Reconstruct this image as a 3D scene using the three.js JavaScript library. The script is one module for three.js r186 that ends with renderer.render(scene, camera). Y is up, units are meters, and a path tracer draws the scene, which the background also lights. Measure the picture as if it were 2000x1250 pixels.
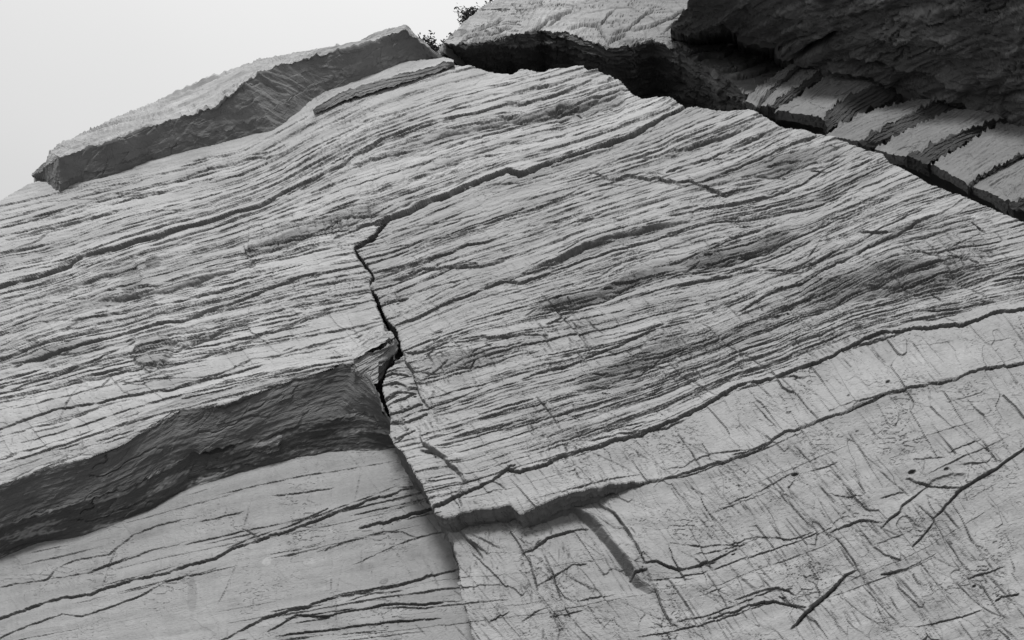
import * as THREE from 'three';
import { mergeGeometries } from 'three/addons/utils/BufferGeometryUtils.js';

// ---------------------------------------------------------------- camera, sky, sun, exposure
const scene = new THREE.Scene();
const EYE = new THREE.Vector3(0, 1.6, 0), PITCH = 20 * Math.PI / 180, FOV = 42;
const camera = new THREE.PerspectiveCamera(FOV, 1.6, 0.1, 3000);
camera.position.copy(EYE); camera.rotation.set(PITCH, 0, 0);
scene.add(camera);

const renderer = new THREE.WebGLRenderer({ antialias: true });
renderer.setSize(1024, 640);
renderer.toneMapping = THREE.LinearToneMapping;
renderer.toneMappingExposure = 1.85;
renderer.shadowMap.enabled = true;

const sun = new THREE.DirectionalLight(new THREE.Color(1, 1, 1), 1.5);
const SUN_DIR = new THREE.Vector3(-0.16, 0.85, 0.5).normalize();
sun.position.copy(SUN_DIR).multiplyScalar(40); sun.target.position.set(0, 4, -7);
sun.castShadow = true; sun.shadow.radius = 24; sun.shadow.mapSize.set(2048, 2048);
Object.assign(sun.shadow.camera, { left: -16, right: 16, top: 16, bottom: -16, near: 1, far: 90 });
scene.add(sun, sun.target);

// ---------------------------------------------------------------- noise
function mulberry(a) { return () => { a |= 0; a = a + 0x6D2B79F5 | 0; let t = Math.imul(a ^ a >>> 15, 1 | a); t = t + Math.imul(t ^ t >>> 7, 61 | t) ^ t; return ((t ^ t >>> 14) >>> 0) / 4294967296; }; }
const rnd = mulberry(7);
const PERM = new Uint8Array(512), GX = new Float32Array(256), GY = new Float32Array(256);
{ const p = [...Array(256).keys()]; for (let i = 255; i > 0; i--) { const j = Math.floor(rnd() * (i + 1)); [p[i], p[j]] = [p[j], p[i]]; }
  for (let i = 0; i < 512; i++) PERM[i] = p[i & 255];
  for (let i = 0; i < 256; i++) { const a = rnd() * 6.2832; GX[i] = Math.cos(a); GY[i] = Math.sin(a); } }
function n2(x, y) {
  const ix = Math.floor(x), iy = Math.floor(y), fx = x - ix, fy = y - iy, X = ix & 255, Y = iy & 255;
  const a = PERM[PERM[X] + Y], b = PERM[PERM[(X + 1) & 255] + Y], c = PERM[PERM[X] + ((Y + 1) & 255)], d = PERM[PERM[(X + 1) & 255] + ((Y + 1) & 255)];
  const s = fx * fx * fx * (fx * (fx * 6 - 15) + 10), t = fy * fy * fy * (fy * (fy * 6 - 15) + 10);
  const v0 = GX[a] * fx + GY[a] * fy, v1 = GX[b] * (fx - 1) + GY[b] * fy, v2 = GX[c] * fx + GY[c] * (fy - 1), v3 = GX[d] * (fx - 1) + GY[d] * (fy - 1);
  return 1.5 * (v0 + s * (v1 - v0) + t * (v2 - v0 + s * (v3 - v2 - v1 + v0)));
}
const fbm = (x, y, o = 4) => { let s = 0, a = 0.5; for (let i = 0; i < o; i++) { s += a * n2(x, y); x = x * 2.03 + 11.7; y = y * 2.03 + 5.3; a *= 0.5; } return s; };
const hash = (i) => { const s = Math.sin(i * 127.1 + 3.7) * 43758.5453; return s - Math.floor(s); };
const clamp = (v, a, b) => v < a ? a : v > b ? b : v;
const sm = (a, b, v) => { const t = clamp((v - a) / (b - a), 0, 1); return t * t * (3 - 2 * t); };

// broken facets: every cell of a jittered grid is a small tilted plane with its own level
function facet(x, y, id) {
  const ix = Math.floor(x), iy = Math.floor(y); let best = 9, h = 0;
  for (let j = -1; j < 2; j++) for (let i = -1; i < 2; i++) {
    const a = PERM[(ix + i + id * 17) & 255], k = PERM[(a + iy + j) & 255], dx = x - (ix + i + 0.15 + 0.7 * k / 255), dy = y - (iy + j + 0.15 + 0.7 * PERM[k + 31] / 255), d = dx * dx + dy * dy;
    if (d < best) { best = d; h = GX[k] * dx * 0.8 + GY[PERM[k + 7]] * dy * 0.8 + GX[PERM[k + 3]] * 0.35; }
  } return h;
}
const jog = (t, id) => { const i = Math.floor(t), f = t - i; return (hash(i + id) + (hash(i + 1 + id) - hash(i + id)) * sm(0.72, 1, f)) * 2 - 1; }; // straight runs with sudden small steps
// overcast sky, brighter overhead
{
  const W = 512, H = 256, data = new Float32Array(W * H * 4);
  for (let j = 0; j < H; j++) for (let i = 0; i < W; i++) {
    const el = ((j + 0.5) / H - 0.5) * Math.PI, az = ((i + 0.5) / W - 0.5) * 2 * Math.PI, s = Math.sin(el), c = Math.cos(el);
    const x = c * Math.cos(az), z = c * Math.sin(az);
    let L = el > 0 ? 0.61 * (1 + 2 * s) / 3 : 0.07;
    if (el > 0) L *= 1 + 0.05 * fbm(x * 2.2 / (0.4 + s) + 9, z * 2.2 / (0.4 + s) + 4, 4);
    const o = (j * W + i) * 4; data[o] = data[o + 1] = data[o + 2] = L; data[o + 3] = 1;
  }
  const t = new THREE.DataTexture(data, W, H, THREE.RGBAFormat, THREE.FloatType);
  t.mapping = THREE.EquirectangularReflectionMapping; t.magFilter = t.minFilter = THREE.LinearFilter; t.needsUpdate = true;
  scene.background = t; scene.environment = t;
}

// ---------------------------------------------------------------- helpers
const counts = {};
const numbered = (n) => { counts[n] = (counts[n] ?? -1) + 1; return counts[n] ? n + '_' + String(counts[n]).padStart(3, '0') : n; };
function thing(name, label, category, at = new THREE.Vector3(), group) {
  const o = new THREE.Group(); o.name = numbered(name); o.position.copy(at); scene.add(o); o.userData = { label, category };
  if (group) o.userData.group = group; return o;
}
function addMesh(name, geo, mat, parent, world = true) {
  if (world && parent !== scene) geo.translate(-parent.position.x, -parent.position.y, -parent.position.z);
  const m = new THREE.Mesh(geo, mat); m.name = numbered(name); m.castShadow = m.receiveShadow = true; parent.add(m); return m;
}
// surveying: a bearing of the photograph (2000 x 1250) and a distance along the view axis give a point of the place
const F = 625 / Math.tan(FOV * Math.PI / 360), CP = Math.cos(PITCH), SP = Math.sin(PITCH);
const ray = (x, y) => { const a = (x - 1000) / F, b = (625 - y) / F; return [a, b * CP + SP, b * SP - CP]; };
const at = (x, y, d) => { const r = ray(x, y); return new THREE.Vector3(EYE.x + r[0] * d, EYE.y + r[1] * d, EYE.z + r[2] * d); };
const Z = (ox, oy) => (p) => p.map(([x, y]) => [ox + x * 0.35194, oy + y * 0.35194]);
const Z1 = Z(0, 0), Z2 = Z(650, 0), Z3 = Z(1300, 0), Z4 = Z(0, 400), Z5 = Z(650, 400), Z6 = Z(1300, 400), Z7 = Z(0, 810), Z8 = Z(650, 810), Z9 = Z(1300, 810);

// the bedding plane of the great face
const N = new THREE.Vector3(-0.2, 0.42, 0.885).normalize();
const C0 = 4.9;
const depth = (x, y, off = 0) => { const r = ray(x, y); return (C0 - off) / -(r[0] * N.x + r[1] * N.y + r[2] * N.z); };
const E1 = new THREE.Vector3(0, 1, 0).cross(N).normalize(), E2 = N.clone().cross(E1).normalize();

// ---------------------------------------------------------------- materials
function noiseTexture(size, fn, color) {
  const d = new Uint8Array(size * size * 4);
  for (let j = 0; j < size; j++) for (let i = 0; i < size; i++) { const v = clamp(Math.round(255 * fn(i / size, j / size)), 0, 255), o = (j * size + i) * 4; d[o] = d[o + 1] = d[o + 2] = v; d[o + 3] = 255; }
  const t = new THREE.DataTexture(d, size, size); t.wrapS = t.wrapT = THREE.RepeatWrapping; t.magFilter = THREE.LinearFilter; t.minFilter = THREE.LinearMipmapLinearFilter; t.generateMipmaps = true; t.needsUpdate = true;
  if (color) t.colorSpace = THREE.SRGBColorSpace; return t;
}
const tile = (x, y, px, py, s) => { // periodic noise
  const k = (a, b) => n2(a + s * 7.1, b + s * 3.3), fx = x, fy = y;
  return (k(fx * px, fy * py) * (1 - fx) + k((fx - 1) * px, fy * py) * fx) * (1 - fy) + (k(fx * px, (fy - 1) * py) * (1 - fx) + k((fx - 1) * px, (fy - 1) * py) * fx) * fy;
};
const grain = noiseTexture(1024, (x, y) => 0.5 + 0.2 * tile(x, y, 14, 60, 1) + 0.22 * tile(x, y, 50, 110, 2) + 0.2 * tile(x, y, 160, 190, 3) - 0.25 * Math.max(0, 1 - Math.abs(tile(x, y, 9, 26, 4)) * 14));
const rock = new THREE.MeshStandardMaterial({ color: 0xffffff, vertexColors: true, roughness: 0.92, flatShading: true, bumpMap: grain, bumpScale: 0.005 });

// ---------------------------------------------------------------- relief of the great face
// survey grid: fine inside the view, growing coarser outside it
function axis(a, b, lo, hi, STEP) { const r = []; for (let v = a; v <= b; v += STEP) r.push(v); let g = STEP, v = a; const l = []; while (v > lo) { g *= 1.13; v -= g; l.push(v); } g = STEP; v = b; while (v < hi) { g *= 1.13; v += g; r.push(v); } return new Float32Array([...l.reverse(), ...r]); }
const XS = axis(-24, 2024, -900, 3000, 2), YS = axis(60, 1268, 30, 2700, 1.3), NX = XS.length, NY = YS.length;
const FEAT = new Float32Array(NX * NY), DARK = new Float32Array(NX * NY);
const lower = (A, v) => { let l = 0, h = A.length; while (l < h) { const m = (l + h) >> 1; if (A[m] < v) l = m + 1; else h = m; } return l; };
function interp(pts, k, v) { // pts sorted along coordinate k
  const o = 1 - k; if (v <= pts[0][k]) return pts[0][o]; for (let i = 1; i < pts.length; i++) if (v <= pts[i][k]) { const a = pts[i - 1], b = pts[i]; return a[o] + (b[o] - a[o]) * (v - a[k]) / (b[k] - a[k] || 1e-6); } return pts[pts.length - 1][o];
}
const toPhoto = (p) => { const x = p.x - EYE.x, y = p.y - EYE.y, z = p.z - EYE.z, d = y * SP - z * CP; return [1000 + F * x / d, 625 - F * (y * CP + z * SP) / d]; };
const lift = (x, y) => { const p = toPhoto(at(x, y, depth(x, y)).addScaledVector(N, 0.02)); return [(p[0] - x) / 0.02, (p[1] - y) / 0.02]; }; // how far a metre of relief shows
let seed = 1;
// a bedding step (k = 0, falls downwards) or a joint (k = 1, falls to the right when H > 0)
function feature(pts, k, { H = 0.02, w = 3, up = 18, dn = 18, D = 0, cw = 2, j = 2, end = 0, dark = 0, steep = 0.25 + 0.3 * sm(12, 26, w), lip = 0, cap = 0.35, endL = 0, endR = 0 }) {
  pts = [...pts].sort((a, b) => a[k] - b[k]);
  const A = k ? YS : XS, B = k ? XS : YS, v0 = pts[0][k], v1 = pts[pts.length - 1][k], id = seed++ * 13.37, tl = Math.min(70, (v1 - v0) * 0.35), tL = endL || end || tl, tR = endR || end || tl; if (w < 12) w *= 0.6; cw *= 0.9;
  { const a = pts[0], b = pts[pts.length - 1], m = pts[pts.length >> 1], q = lift(m[0], clamp(m[1], 60, 1300)), dx = b[0] - a[0], dy = b[1] - a[1], show = Math.abs(q[0] * dy - q[1] * dx) / Math.hypot(dx, dy);
    H = Math.sign(H) * clamp(w * (1 - steep) / Math.max(show, 25), 0, cap); if (lip) lip = 0.55 * w * (1 - steep); w *= steep; }
  const fine = w / steep > 6 ? 0.3 : 1;
  for (let i = lower(A, v0); i < A.length && A[i] <= v1; i++) {
    const v = A[i];
    const c = interp(pts, k, v) + lip + j * (0.4 * n2(v / 60, id) + 0.6 * jog(v / 47, id) + 0.35 * jog(v / 17, id + 77) + 0.2 * n2(v / 9, id + 5) + fine * 0.3 * n2(v / 4.5, id + 9)) + fine * 0.5 * n2(v / 2.6, id + 3);
    const slope = (interp(pts, k, v + 6) - interp(pts, k, v - 6)) / 12, cf = 1 / Math.sqrt(1 + slope * slope);
    const t = Math.min(1, (v - v0) / tL, (v1 - v) / tR) , tt = t <= 0 ? 0 : Math.pow(t, 0.75);
    const vary = tt * clamp(0.8 + 0.6 * n2(v / 90, id + 17) + (fine < 1 || up > 28 ? 0 : 0.3) * jog(v / 17, id), 0.35, 1.5), Hh = H * vary, Dd = D * Math.sqrt(tt) * clamp(0.65 + 0.9 * n2(v / 25, id + 23), 0.08, 1.5), ww = w * (0.75 + 0.25 * tt) * (1 + 0.35 * n2(v / 45, id + 31));
    const from = c - 3.2 * up, to = c + ww + Math.max(3.2 * dn, 3 * cw);
    for (let m = lower(B, from); m < B.length && B[m] <= to; m++) {
      const s = (B[m] - c) * cf; let h;
      if (s < 0) h = 0.55 * Math.exp(s / up); else if (s < ww) h = 0.55 - s / ww; else h = -0.45 * Math.exp((ww - s) / dn);
      const q = (s - ww) / cw * (s < ww ? 3.5 : 1), o = k ? i * NX + m : m * NX + i;
      FEAT[o] += Hh * h - (Dd && Math.abs(q) < 3 ? Dd * Math.exp(-q * q) : 0);
      if (dark && s > -1 && s < ww + cw) DARK[o] = Math.max(DARK[o], dark * tt);
    }
  }
}
const smooth = (x, y) => { // 0 on the flaky, close-laminated rock, 1 on the clean bedding surfaces
  const b5 = interp([[700, 1030], [921, 951], [1016, 919], [1143, 873], [1350, 800], [1441, 748], [1655, 671], [1768, 635], [2100, 580]], 0, clamp(x, 700, 2100));
  if (x > 760) return sm(-30, 20, y - b5);
  const lip = interp([[0, 945], [330, 815], [612, 731], [760, 760]], 0, x); if (y > lip) return 1;
  return 0.75 * sm(-150, -120, y - lip) * (1 - sm(-55, -20, y - lip));
};
// fissures run as bundles: a few finer strands beside the main one
const RB = mulberry(57);
function strands(pts, n, reach) {
  pts = [...pts].sort((a, b) => a[0] - b[0]); const x0 = pts[0][0], L = pts[pts.length - 1][0] - x0;
  for (let i = 0; i < n; i++) { const a = RB(), l = Math.max(0.08, 0.6 * RB() * RB()) * L, s = x0 + a * (L - l), o = (RB() - 0.45) * 2 * reach, o2 = o + (RB() - 0.5) * reach, q = []; for (let k = 0; k <= 6; k++) { const x = s + l * k / 6; q.push([x, interp(pts, 0, x) + o + (o2 - o) * k / 6]); } if (smooth(q[3][0], q[3][1]) > 0.8 && RB() < 0.6) continue;
    feature(q, 0, { H: 1, w: 0.7 + 1.3 * RB(), up: 6, dn: 6, D: 0.01 + 0.04 * RB(), cw: 1.3, j: 1.8 }); }
}
const S = (pts, o = {}) => feature(pts, 0, { H: 0.024, w: 2.2, D: 0.02, cw: 1.5, ...o });
const strong = (pts, o = {}) => feature(pts, 0, { H: 0.04, w: 3.5, up: 26, dn: 24, D: 0.06, cw: 1.8, ...o, ...(strands(pts, 4, 7), {}) });
const wide = (pts, w, o = {}) => feature(pts, 0, { H: 0.08, w, up: 30, dn: 30, D: 0.03, cw: 1.8, j: 3.6, lip: 1, ...o, ...(strands(pts, w > 12 ? 12 : 5, w > 12 ? w : 9), {}), ...(w >= 24 ? { dark: 0.16 } : {}) });
const thin = (pts, o = {}) => feature(pts, 0, { H: 0.006, w: 1.5, up: 10, dn: 10, D: 0.03, cw: 1.3, j: 1.5, ...o });
const joint = (pts, o = {}) => feature(pts, 1, { cap: 0.05, H: 0.008, w: 1.6, up: 12, dn: 12, D: 0.024, cw: 1.5, j: 2, ...o });

// guides: how the bedding runs, from the top of the face to its foot
const GUIDES = [
  [[-900, 640], [0, 410], [120, 385], [300, 345], [470, 305], [600, 240], [750, 170], [880, 125], [1000, 95], [1300, 0], [2000, -250], [3000, -600]],
  [[-900, 800], [0, 552], [130, 522], [250, 475], [420, 425], [530, 385], [600, 350], [670, 315], [740, 285], [900, 240], [1000, 215], [1190, 155], [1400, 60], [2000, -170], [3000, -500]],
  [[-900, 880], [0, 640], [120, 600], [300, 540], [480, 485], [600, 455], [740, 430], [870, 378], [1000, 328], [1100, 300], [1200, 270], [1290, 240], [1340, 212], [1600, 90], [2000, -100], [3000, -450]],
  [[-900, 1030], [0, 790], [300, 720], [500, 690], [700, 655], [770, 636], [917, 572], [1000, 550], [1136, 509], [1300, 458], [1497, 422], [1600, 390], [1720, 335], [2000, 200], [3000, -200]],
  [[-900, 1300], [0, 960], [300, 850], [600, 760], [760, 740], [900, 690], [1016, 660], [1200, 630], [1400, 580], [1600, 500], [1750, 440], [2000, 360], [3000, 40]],
  [[-900, 1500], [0, 1150], [400, 1060], [760, 985], [921, 951], [1016, 921], [1143, 877], [1300, 819], [1441, 752], [1518, 731], [1655, 675], [1768, 642], [1955, 611], [3000, 330]],
  [[-900, 1600], [0, 1210], [420, 1110], [858, 1012], [1016, 1000], [1167, 953], [1346, 924], [1497, 868], [1592, 824], [1726, 773], [1849, 743], [1986, 713], [3000, 430]],
  [[-900, 1800], [0, 1330], [700, 1240], [1016, 1210], [1380, 1150], [1600, 1070], [1800, 990], [1990, 880], [3000, 500]],
  [[-900, 3200], [0, 2700], [1000, 2600], [2000, 2300], [3000, 1900]],
].map((g) => ({ B: interp(g, 0, 1000), at: Float32Array.from(XS, (x) => interp(g, 0, x)), g }));
function bedding(i, y) { // bedding coordinate at column i
  let k = 0; while (k < GUIDES.length - 2 && y > GUIDES[k + 1].at[i]) k++;
  const a = GUIDES[k], b = GUIDES[k + 1]; return a.B + (b.B - a.B) * (y - a.at[i]) / (b.at[i] - a.at[i]);
}
function bedY(B, x) { let k = 0; while (k < GUIDES.length - 2 && B > GUIDES[k + 1].B) k++; const a = GUIDES[k], b = GUIDES[k + 1], ya = interp(a.g, 0, x), yb = interp(b.g, 0, x); return ya + (yb - ya) * (B - a.B) / (b.B - a.B); }

// --- steps and cracks of the left mass
wide(Z1([[955, 1005], [1100, 950], [1250, 905], [1390, 875], [1500, 850], [1590, 830]]), 7, { H: 0.09, D: 0.03 });
S(Z1([[360, 1120], [560, 1060], [760, 1010], [900, 960], [1100, 915]]));
S(Z1([[250, 1230], [440, 1150], [600, 1080], [830, 1060], [1000, 1010]]));
S(Z1([[50, 1140], [300, 1110], [480, 1110], [700, 1090], [950, 1060], [1200, 1000], [1420, 940], [1530, 910]]));
S(Z1([[740, 1220], [900, 1170], [1050, 1160], [1250, 1090], [1480, 1020]]));
wide([[-300, 640], [18, 549], [67, 537], [92, 530], [127, 518], [155, 500], [183, 491], [232, 479], [267, 465], [310, 456], [352, 440], [408, 426], [454, 410], [507, 397], [540, 376], [580, 356], [615, 341], [655, 323], [678, 312]], 9, { H: 0.12, D: 0.2, cw: 3, j: 1.2, endL: 20, endR: 260, steep: 0.1 });
wide(Z4([[50, 165], [160, 140], [280, 115], [420, 85], [560, 50], [700, 10]]), 8, { H: 0.05 });
joint(Z4([[60, 250], [150, 210], [200, 190], [280, 120]]), { H: 0.03, w: 5 });
S(Z4([[50, 295], [200, 255], [330, 235], [480, 190], [700, 150], [900, 100], [1200, 20]]));
S(Z4([[50, 480], [190, 450], [350, 385], [450, 335], [600, 305], [760, 250]]));
thin(Z4([[400, 465], [520, 440], [640, 400], [740, 360]]));
S(Z4([[60, 605], [150, 570], [260, 550], [350, 540], [480, 520], [620, 470], [720, 440]]));
wide(Z4([[520, 520], [700, 495], [960, 445], [1100, 395], [1320, 315]]), 15, { H: 0.075 });
strong(Z4([[400, 655], [460, 640], [600, 610], [740, 578], [880, 550], [1000, 525], [1150, 490], [1300, 440]]), { w: 6 });
wide([[484, 476], [549, 453], [600, 436], [650, 415], [700, 405], [760, 396], [840, 382]], 30, { up: 30, endL: 3, endR: 170, steep: 0.5, D: 0.02 });
for (let i = 0; i < 16; i++) { const x = 492 + i * 15 + 5 * n2(i * 3.3, 1), y = interp([[484, 476], [600, 436], [700, 405], [760, 396]], 0, x); joint([[x, y - 4], [x + 5, y + 12], [x + 8, y + 34]], { D: 0.02, w: 1 }); }
joint(Z4([[1345, 205], [1370, 280], [1405, 320], [1370, 385]]), { H: -0.07, w: 9, D: 0.03 });
strong(Z5([[0, 172], [160, 113], [300, 75]]), { end: 6 });
S(Z4([[50, 700], [180, 665], [300, 650], [460, 630]]));
joint(Z4([[350, 730], [400, 685], [455, 640]]), { H: 0.03, w: 7 });
strong(Z4([[50, 880], [200, 850], [400, 800], [600, 740], [740, 690], [880, 650], [1000, 640], [1120, 590], [1270, 540], [1400, 490], [1560, 430], [1760, 380]]), { w: 6 });
wide(Z4([[50, 840], [250, 790], [420, 760], [600, 720]]), 26, { H: 0.07 });
strong(Z4([[50, 1030], [200, 980], [350, 930], [480, 880], [600, 830], [700, 780], [750, 750]]));
strong(Z4([[740, 965], [860, 915], [960, 880], [1100, 840], [1250, 790], [1400, 740], [1480, 720], [1600, 670], [1800, 600], [1989, 555]]), { D: 0.02 });
wide(Z4([[920, 800], [1060, 765], [1200, 700], [1300, 660], [1440, 620]]), 8, { H: 0.05 });
thin(Z4([[460, 970], [640, 920], [760, 900]]));
S(Z4([[640, 975], [760, 1000], [900, 960], [1100, 950], [1190, 940], [1300, 910], [1460, 870]]));
strong(Z4([[1190, 940], [1400, 850], [1540, 830], [1620, 800], [1800, 760], [1989, 705], [2140, 655]]), { D: 0.02, w: 3 });
thin(Z4([[60, 1140], [250, 1090], [400, 1060], [520, 1020], [700, 960]]));
strong(Z4([[-200, 1330], [60, 1230], [250, 1150], [330, 1130], [500, 1105], [700, 1060], [940, 1020], [1150, 960], [1300, 930], [1470, 880]]), { H: 0.035 });
S(Z4([[60, 1290], [150, 1240], [330, 1200], [420, 1170], [560, 1120], [760, 1070]]));
joint(Z4([[140, 1110], [180, 1060], [220, 1010]])); joint(Z4([[310, 1210], [370, 1100], [440, 1010]])); joint(Z4([[520, 1050], [570, 1000], [610, 950]]));
// top centre
S(Z2([[560, 640], [700, 600], [860, 540], [970, 515]]), { w: 5 }); wide(Z2([[960, 530], [1040, 510], [1200, 475], [1360, 425]]), 8, { H: 0.06 });
strong(Z2([[120, 860], [220, 800], [260, 770], [470, 710], [600, 670], [780, 640], [900, 600], [970, 580], [1045, 585], [1200, 540], [1300, 500], [1400, 455], [1500, 395]]), { w: 7, H: 0.055 });
wide(Z2([[330, 800], [560, 720], [800, 685], [965, 640], [1045, 640], [1250, 590], [1390, 560], [1500, 505], [1600, 475]]), 20, { H: 0.12, up: 26 });
wide(Z2([[1240, 590], [1390, 570], [1500, 520], [1620, 480]]), 28, { H: 0.12, end: 10 });
S(Z2([[0, 730], [250, 650], [380, 640], [560, 590]])); strong(Z2([[0, 930], [70, 893], [120, 853], [220, 812], [290, 770]]), { D: 0.05 });
wide(Z2([[100, 910], [270, 860], [430, 825], [560, 795]]), 8, { H: 0.05 });

S(Z2([[560, 880], [700, 860], [970, 790], [1045, 800], [1200, 765], [1400, 700], [1600, 620]]));
S(Z2([[1045, 870], [1300, 790], [1600, 700], [1800, 620], [1950, 555]]), { w: 6, H: 0.04 });
S(Z2([[1045, 740], [1300, 690], [1500, 640], [1700, 560]])); thin(Z2([[500, 950], [800, 880], [970, 850], [1200, 800]]));
S(Z2([[0, 1130], [200, 1080], [400, 1010], [560, 960], [760, 880]])); S(Z2([[0, 1170], [240, 1120], [430, 1075], [560, 1020]]));
// fissure that cuts the upper mass from the right-hand one
wide(Z2([[230, 1235], [280, 1205], [420, 1160], [480, 1120], [650, 1065], [740, 1018], [850, 975], [970, 932], [1045, 950], [1150, 905], [1230, 868], [1400, 820], [1620, 755], [1700, 715], [1820, 640], [1950, 575]]), 8, { H: 0.10, D: 0.16, cw: 3.2, end: 8, j: 1.5, steep: 0.1 });
// right mass
S(Z2([[650, 1085], [770, 1060], [880, 1020], [1045, 1010], [1150, 970], [1230, 965]]));
S(Z2([[1250, 1000], [1400, 960], [1450, 950], [1700, 880], [1989, 850]]));
wide(Z2([[1400, 945], [1480, 960], [1530, 985], [1640, 965], [1700, 985], [1800, 975], [1900, 1010], [1989, 1030]]), 8, { H: 0.07, D: 0.03 });
S(Z2([[800, 1240], [1045, 1180], [1200, 1130], [1400, 1030], [1700, 1020]])); S(Z2([[1045, 1160], [1160, 1150], [1300, 1100]]));
S(Z3([[0, 800], [200, 750], [340, 700]])); wide(Z3([[0, 825], [150, 805], [370, 735], [480, 650], [520, 610]]), 9, { H: 0.05 });
wide(Z3([[0, 945], [170, 885], [330, 830], [500, 760], [640, 690]]), 9, { H: 0.07, end: 15 });
wide(Z3([[200, 1000], [330, 945], [500, 890], [650, 830], [840, 750]]), 9, { H: 0.065, end: 15 });
wide(Z3([[-60, 975], [60, 1010], [130, 1000], [250, 1040], [330, 1085], [480, 1050]]), 7, { H: 0.05 });
wide(Z3([[420, 920], [700, 830], [1000, 790]]), 40, { H: 0.07 });
S(Z3([[330, 1090], [480, 1050], [650, 960], [880, 920], [1040, 830]]));
strong(Z3([[0, 1200], [200, 1160], [460, 1120], [600, 1080], [760, 1020], [900, 920], [1000, 880]]));
S(Z3([[350, 1250], [600, 1180], [720, 1130], [900, 1100], [1100, 1000], [1190, 950]])); S(Z3([[840, 1100], [1040, 1060], [1200, 1000], [1350, 940]]));
S(Z3([[1060, 1160], [1090, 1120], [1350, 1090]])); S(Z3([[1250, 1240], [1450, 1130], [1580, 1060]])); S(Z3([[1500, 1200], [1650, 1100], [1720, 1080]]));
S(Z5([[230, 180], [340, 150], [480, 110], [700, 70], [970, 0]])); S(Z5([[150, 290], [330, 240], [500, 200], [650, 170], [780, 140], [970, 90]]));
strong(Z5([[215, 382], [350, 350], [480, 310], [660, 260], [740, 215], [880, 190], [970, 150]]), { H: 0.035 });
wide(Z5([[235, 425], [420, 385], [500, 345], [700, 335], [860, 315], [970, 285]]), 7, { H: 0.045 });
S(Z5([[260, 540], [350, 510], [480, 470], [620, 440], [700, 420], [860, 370], [970, 330]]));
strong(Z5([[335, 672], [500, 600], [560, 570], [670, 520], [760, 490], [860, 450], [960, 415], [1040, 430], [1160, 385], [1260, 350], [1380, 310], [1500, 280], [1650, 240], [1820, 180], [1989, 110]]), { w: 5, H: 0.055, end: 14 });
wide(Z5([[1045, 365], [1200, 305], [1400, 215], [1600, 155], [1700, 135], [1989, 70]]), 13, { H: 0.055 });
S(Z5([[1045, 110], [1260, 90], [1330, 60], [1430, 0]])); S(Z5([[1045, 170], [1200, 120], [1330, 70]])); strong(Z5([[1355, 95], [1400, 85], [1450, 70]]));
S(Z5([[1200, 480], [1340, 440], [1480, 400], [1560, 350], [1690, 310], [1820, 250], [1989, 190]]));
wide(Z5([[1045, 590], [1200, 550], [1350, 510], [1500, 470], [1650, 390], [1900, 310]]), 24, { H: 0.08 });
strong(Z5([[1250, 600], [1300, 590], [1365, 563]]), { H: 0.02 }); strong(Z5([[1180, 670], [1260, 630], [1315, 608]]), { H: 0.02 });
wide(Z5([[400, 815], [540, 795], [640, 765], [780, 745], [860, 740], [970, 730], [1045, 725], [1200, 715]]), 5, { H: 0.05, end: 10 });
wide(Z5([[440, 850], [640, 800], [880, 770], [960, 760]]), 42, { H: 0.10 });
S(Z5([[530, 1110], [700, 1060], [850, 1000], [970, 960]])); S(Z5([[540, 1170], [660, 1140], [780, 1100], [900, 1060], [970, 1030]]));
strong(Z5([[1045, 970], [1150, 930], [1280, 900], [1380, 870], [1480, 830], [1600, 780], [1750, 710], [1900, 660], [1989, 640]]));
wide(Z5([[1340, 950], [1500, 900], [1700, 820], [1800, 760], [1989, 700]]), 42, { H: 0.08 });
S(Z5([[1240, 1165], [1400, 1130], [1600, 1050], [1989, 940]]));
joint(Z5([[1150, 500], [1250, 600], [1340, 700], [1420, 800], [1485, 835]]), { H: 0.02, w: 4 }); joint(Z5([[1380, 600], [1450, 680], [1530, 740]]));
joint(Z5([[1120, 1060], [1180, 1130], [1220, 1180], [1260, 1250]]), { H: 0.02, w: 4 });
S(Z5([[300, 930], [380, 915], [440, 930]])); strong(Z5([[260, 1000], [350, 980], [440, 1010]])); strong(Z5([[290, 1110], [400, 1060], [470, 1022]]), { H: 0.05, w: 6 });
joint(Z5([[375, 800], [440, 920], [480, 1040], [520, 1130]]), { H: -0.09, w: 8, D: 0.04, cap: 0.10, end: 40, j: 5 }); for (const l of [[[262, 950], [330, 925], [420, 940]], [[270, 1075], [360, 1030], [460, 1035]], [[300, 1150], [400, 1130], [490, 1090]], [[310, 1200], [420, 1190], [520, 1150]], [[250, 560], [330, 530], [420, 510]]]) strong(Z5(l), { w: 5, end: 8 });
strong(Z6([[0, 165], [260, 100], [560, 70], [720, 30], [850, 0], [1000, -60]])); S(Z6([[0, 235], [150, 180], [400, 110], [560, 75]]));
strong(Z6([[0, 345], [100, 310], [250, 250], [400, 180], [660, 110]]), { H: 0.035 });
wide(Z6([[80, 295], [300, 235], [500, 175], [760, 125]]), 38, { H: 0.085 });
strong(Z6([[0, 470], [150, 420], [350, 380], [500, 345], [680, 355], [830, 330], [950, 270], [1080, 220], [1200, 140], [1450, 10]]));
wide(Z6([[380, 600], [480, 535], [580, 480], [650, 445], [760, 430], [850, 390], [950, 332], [1100, 262], [1280, 182], [1380, 105], [1570, 15]]), 5, { H: 0.075, D: 0.05, cw: 2.4 });
S(Z6([[800, 160], [900, 90], [1060, 70]])); strong(Z6([[1050, 155], [1150, 172], [1270, 172]])); S(Z6([[840, 210], [950, 180], [1060, 160]]));
wide(Z6([[470, 648], [560, 620], [690, 588]]), 6, { H: 0.05 });
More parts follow.
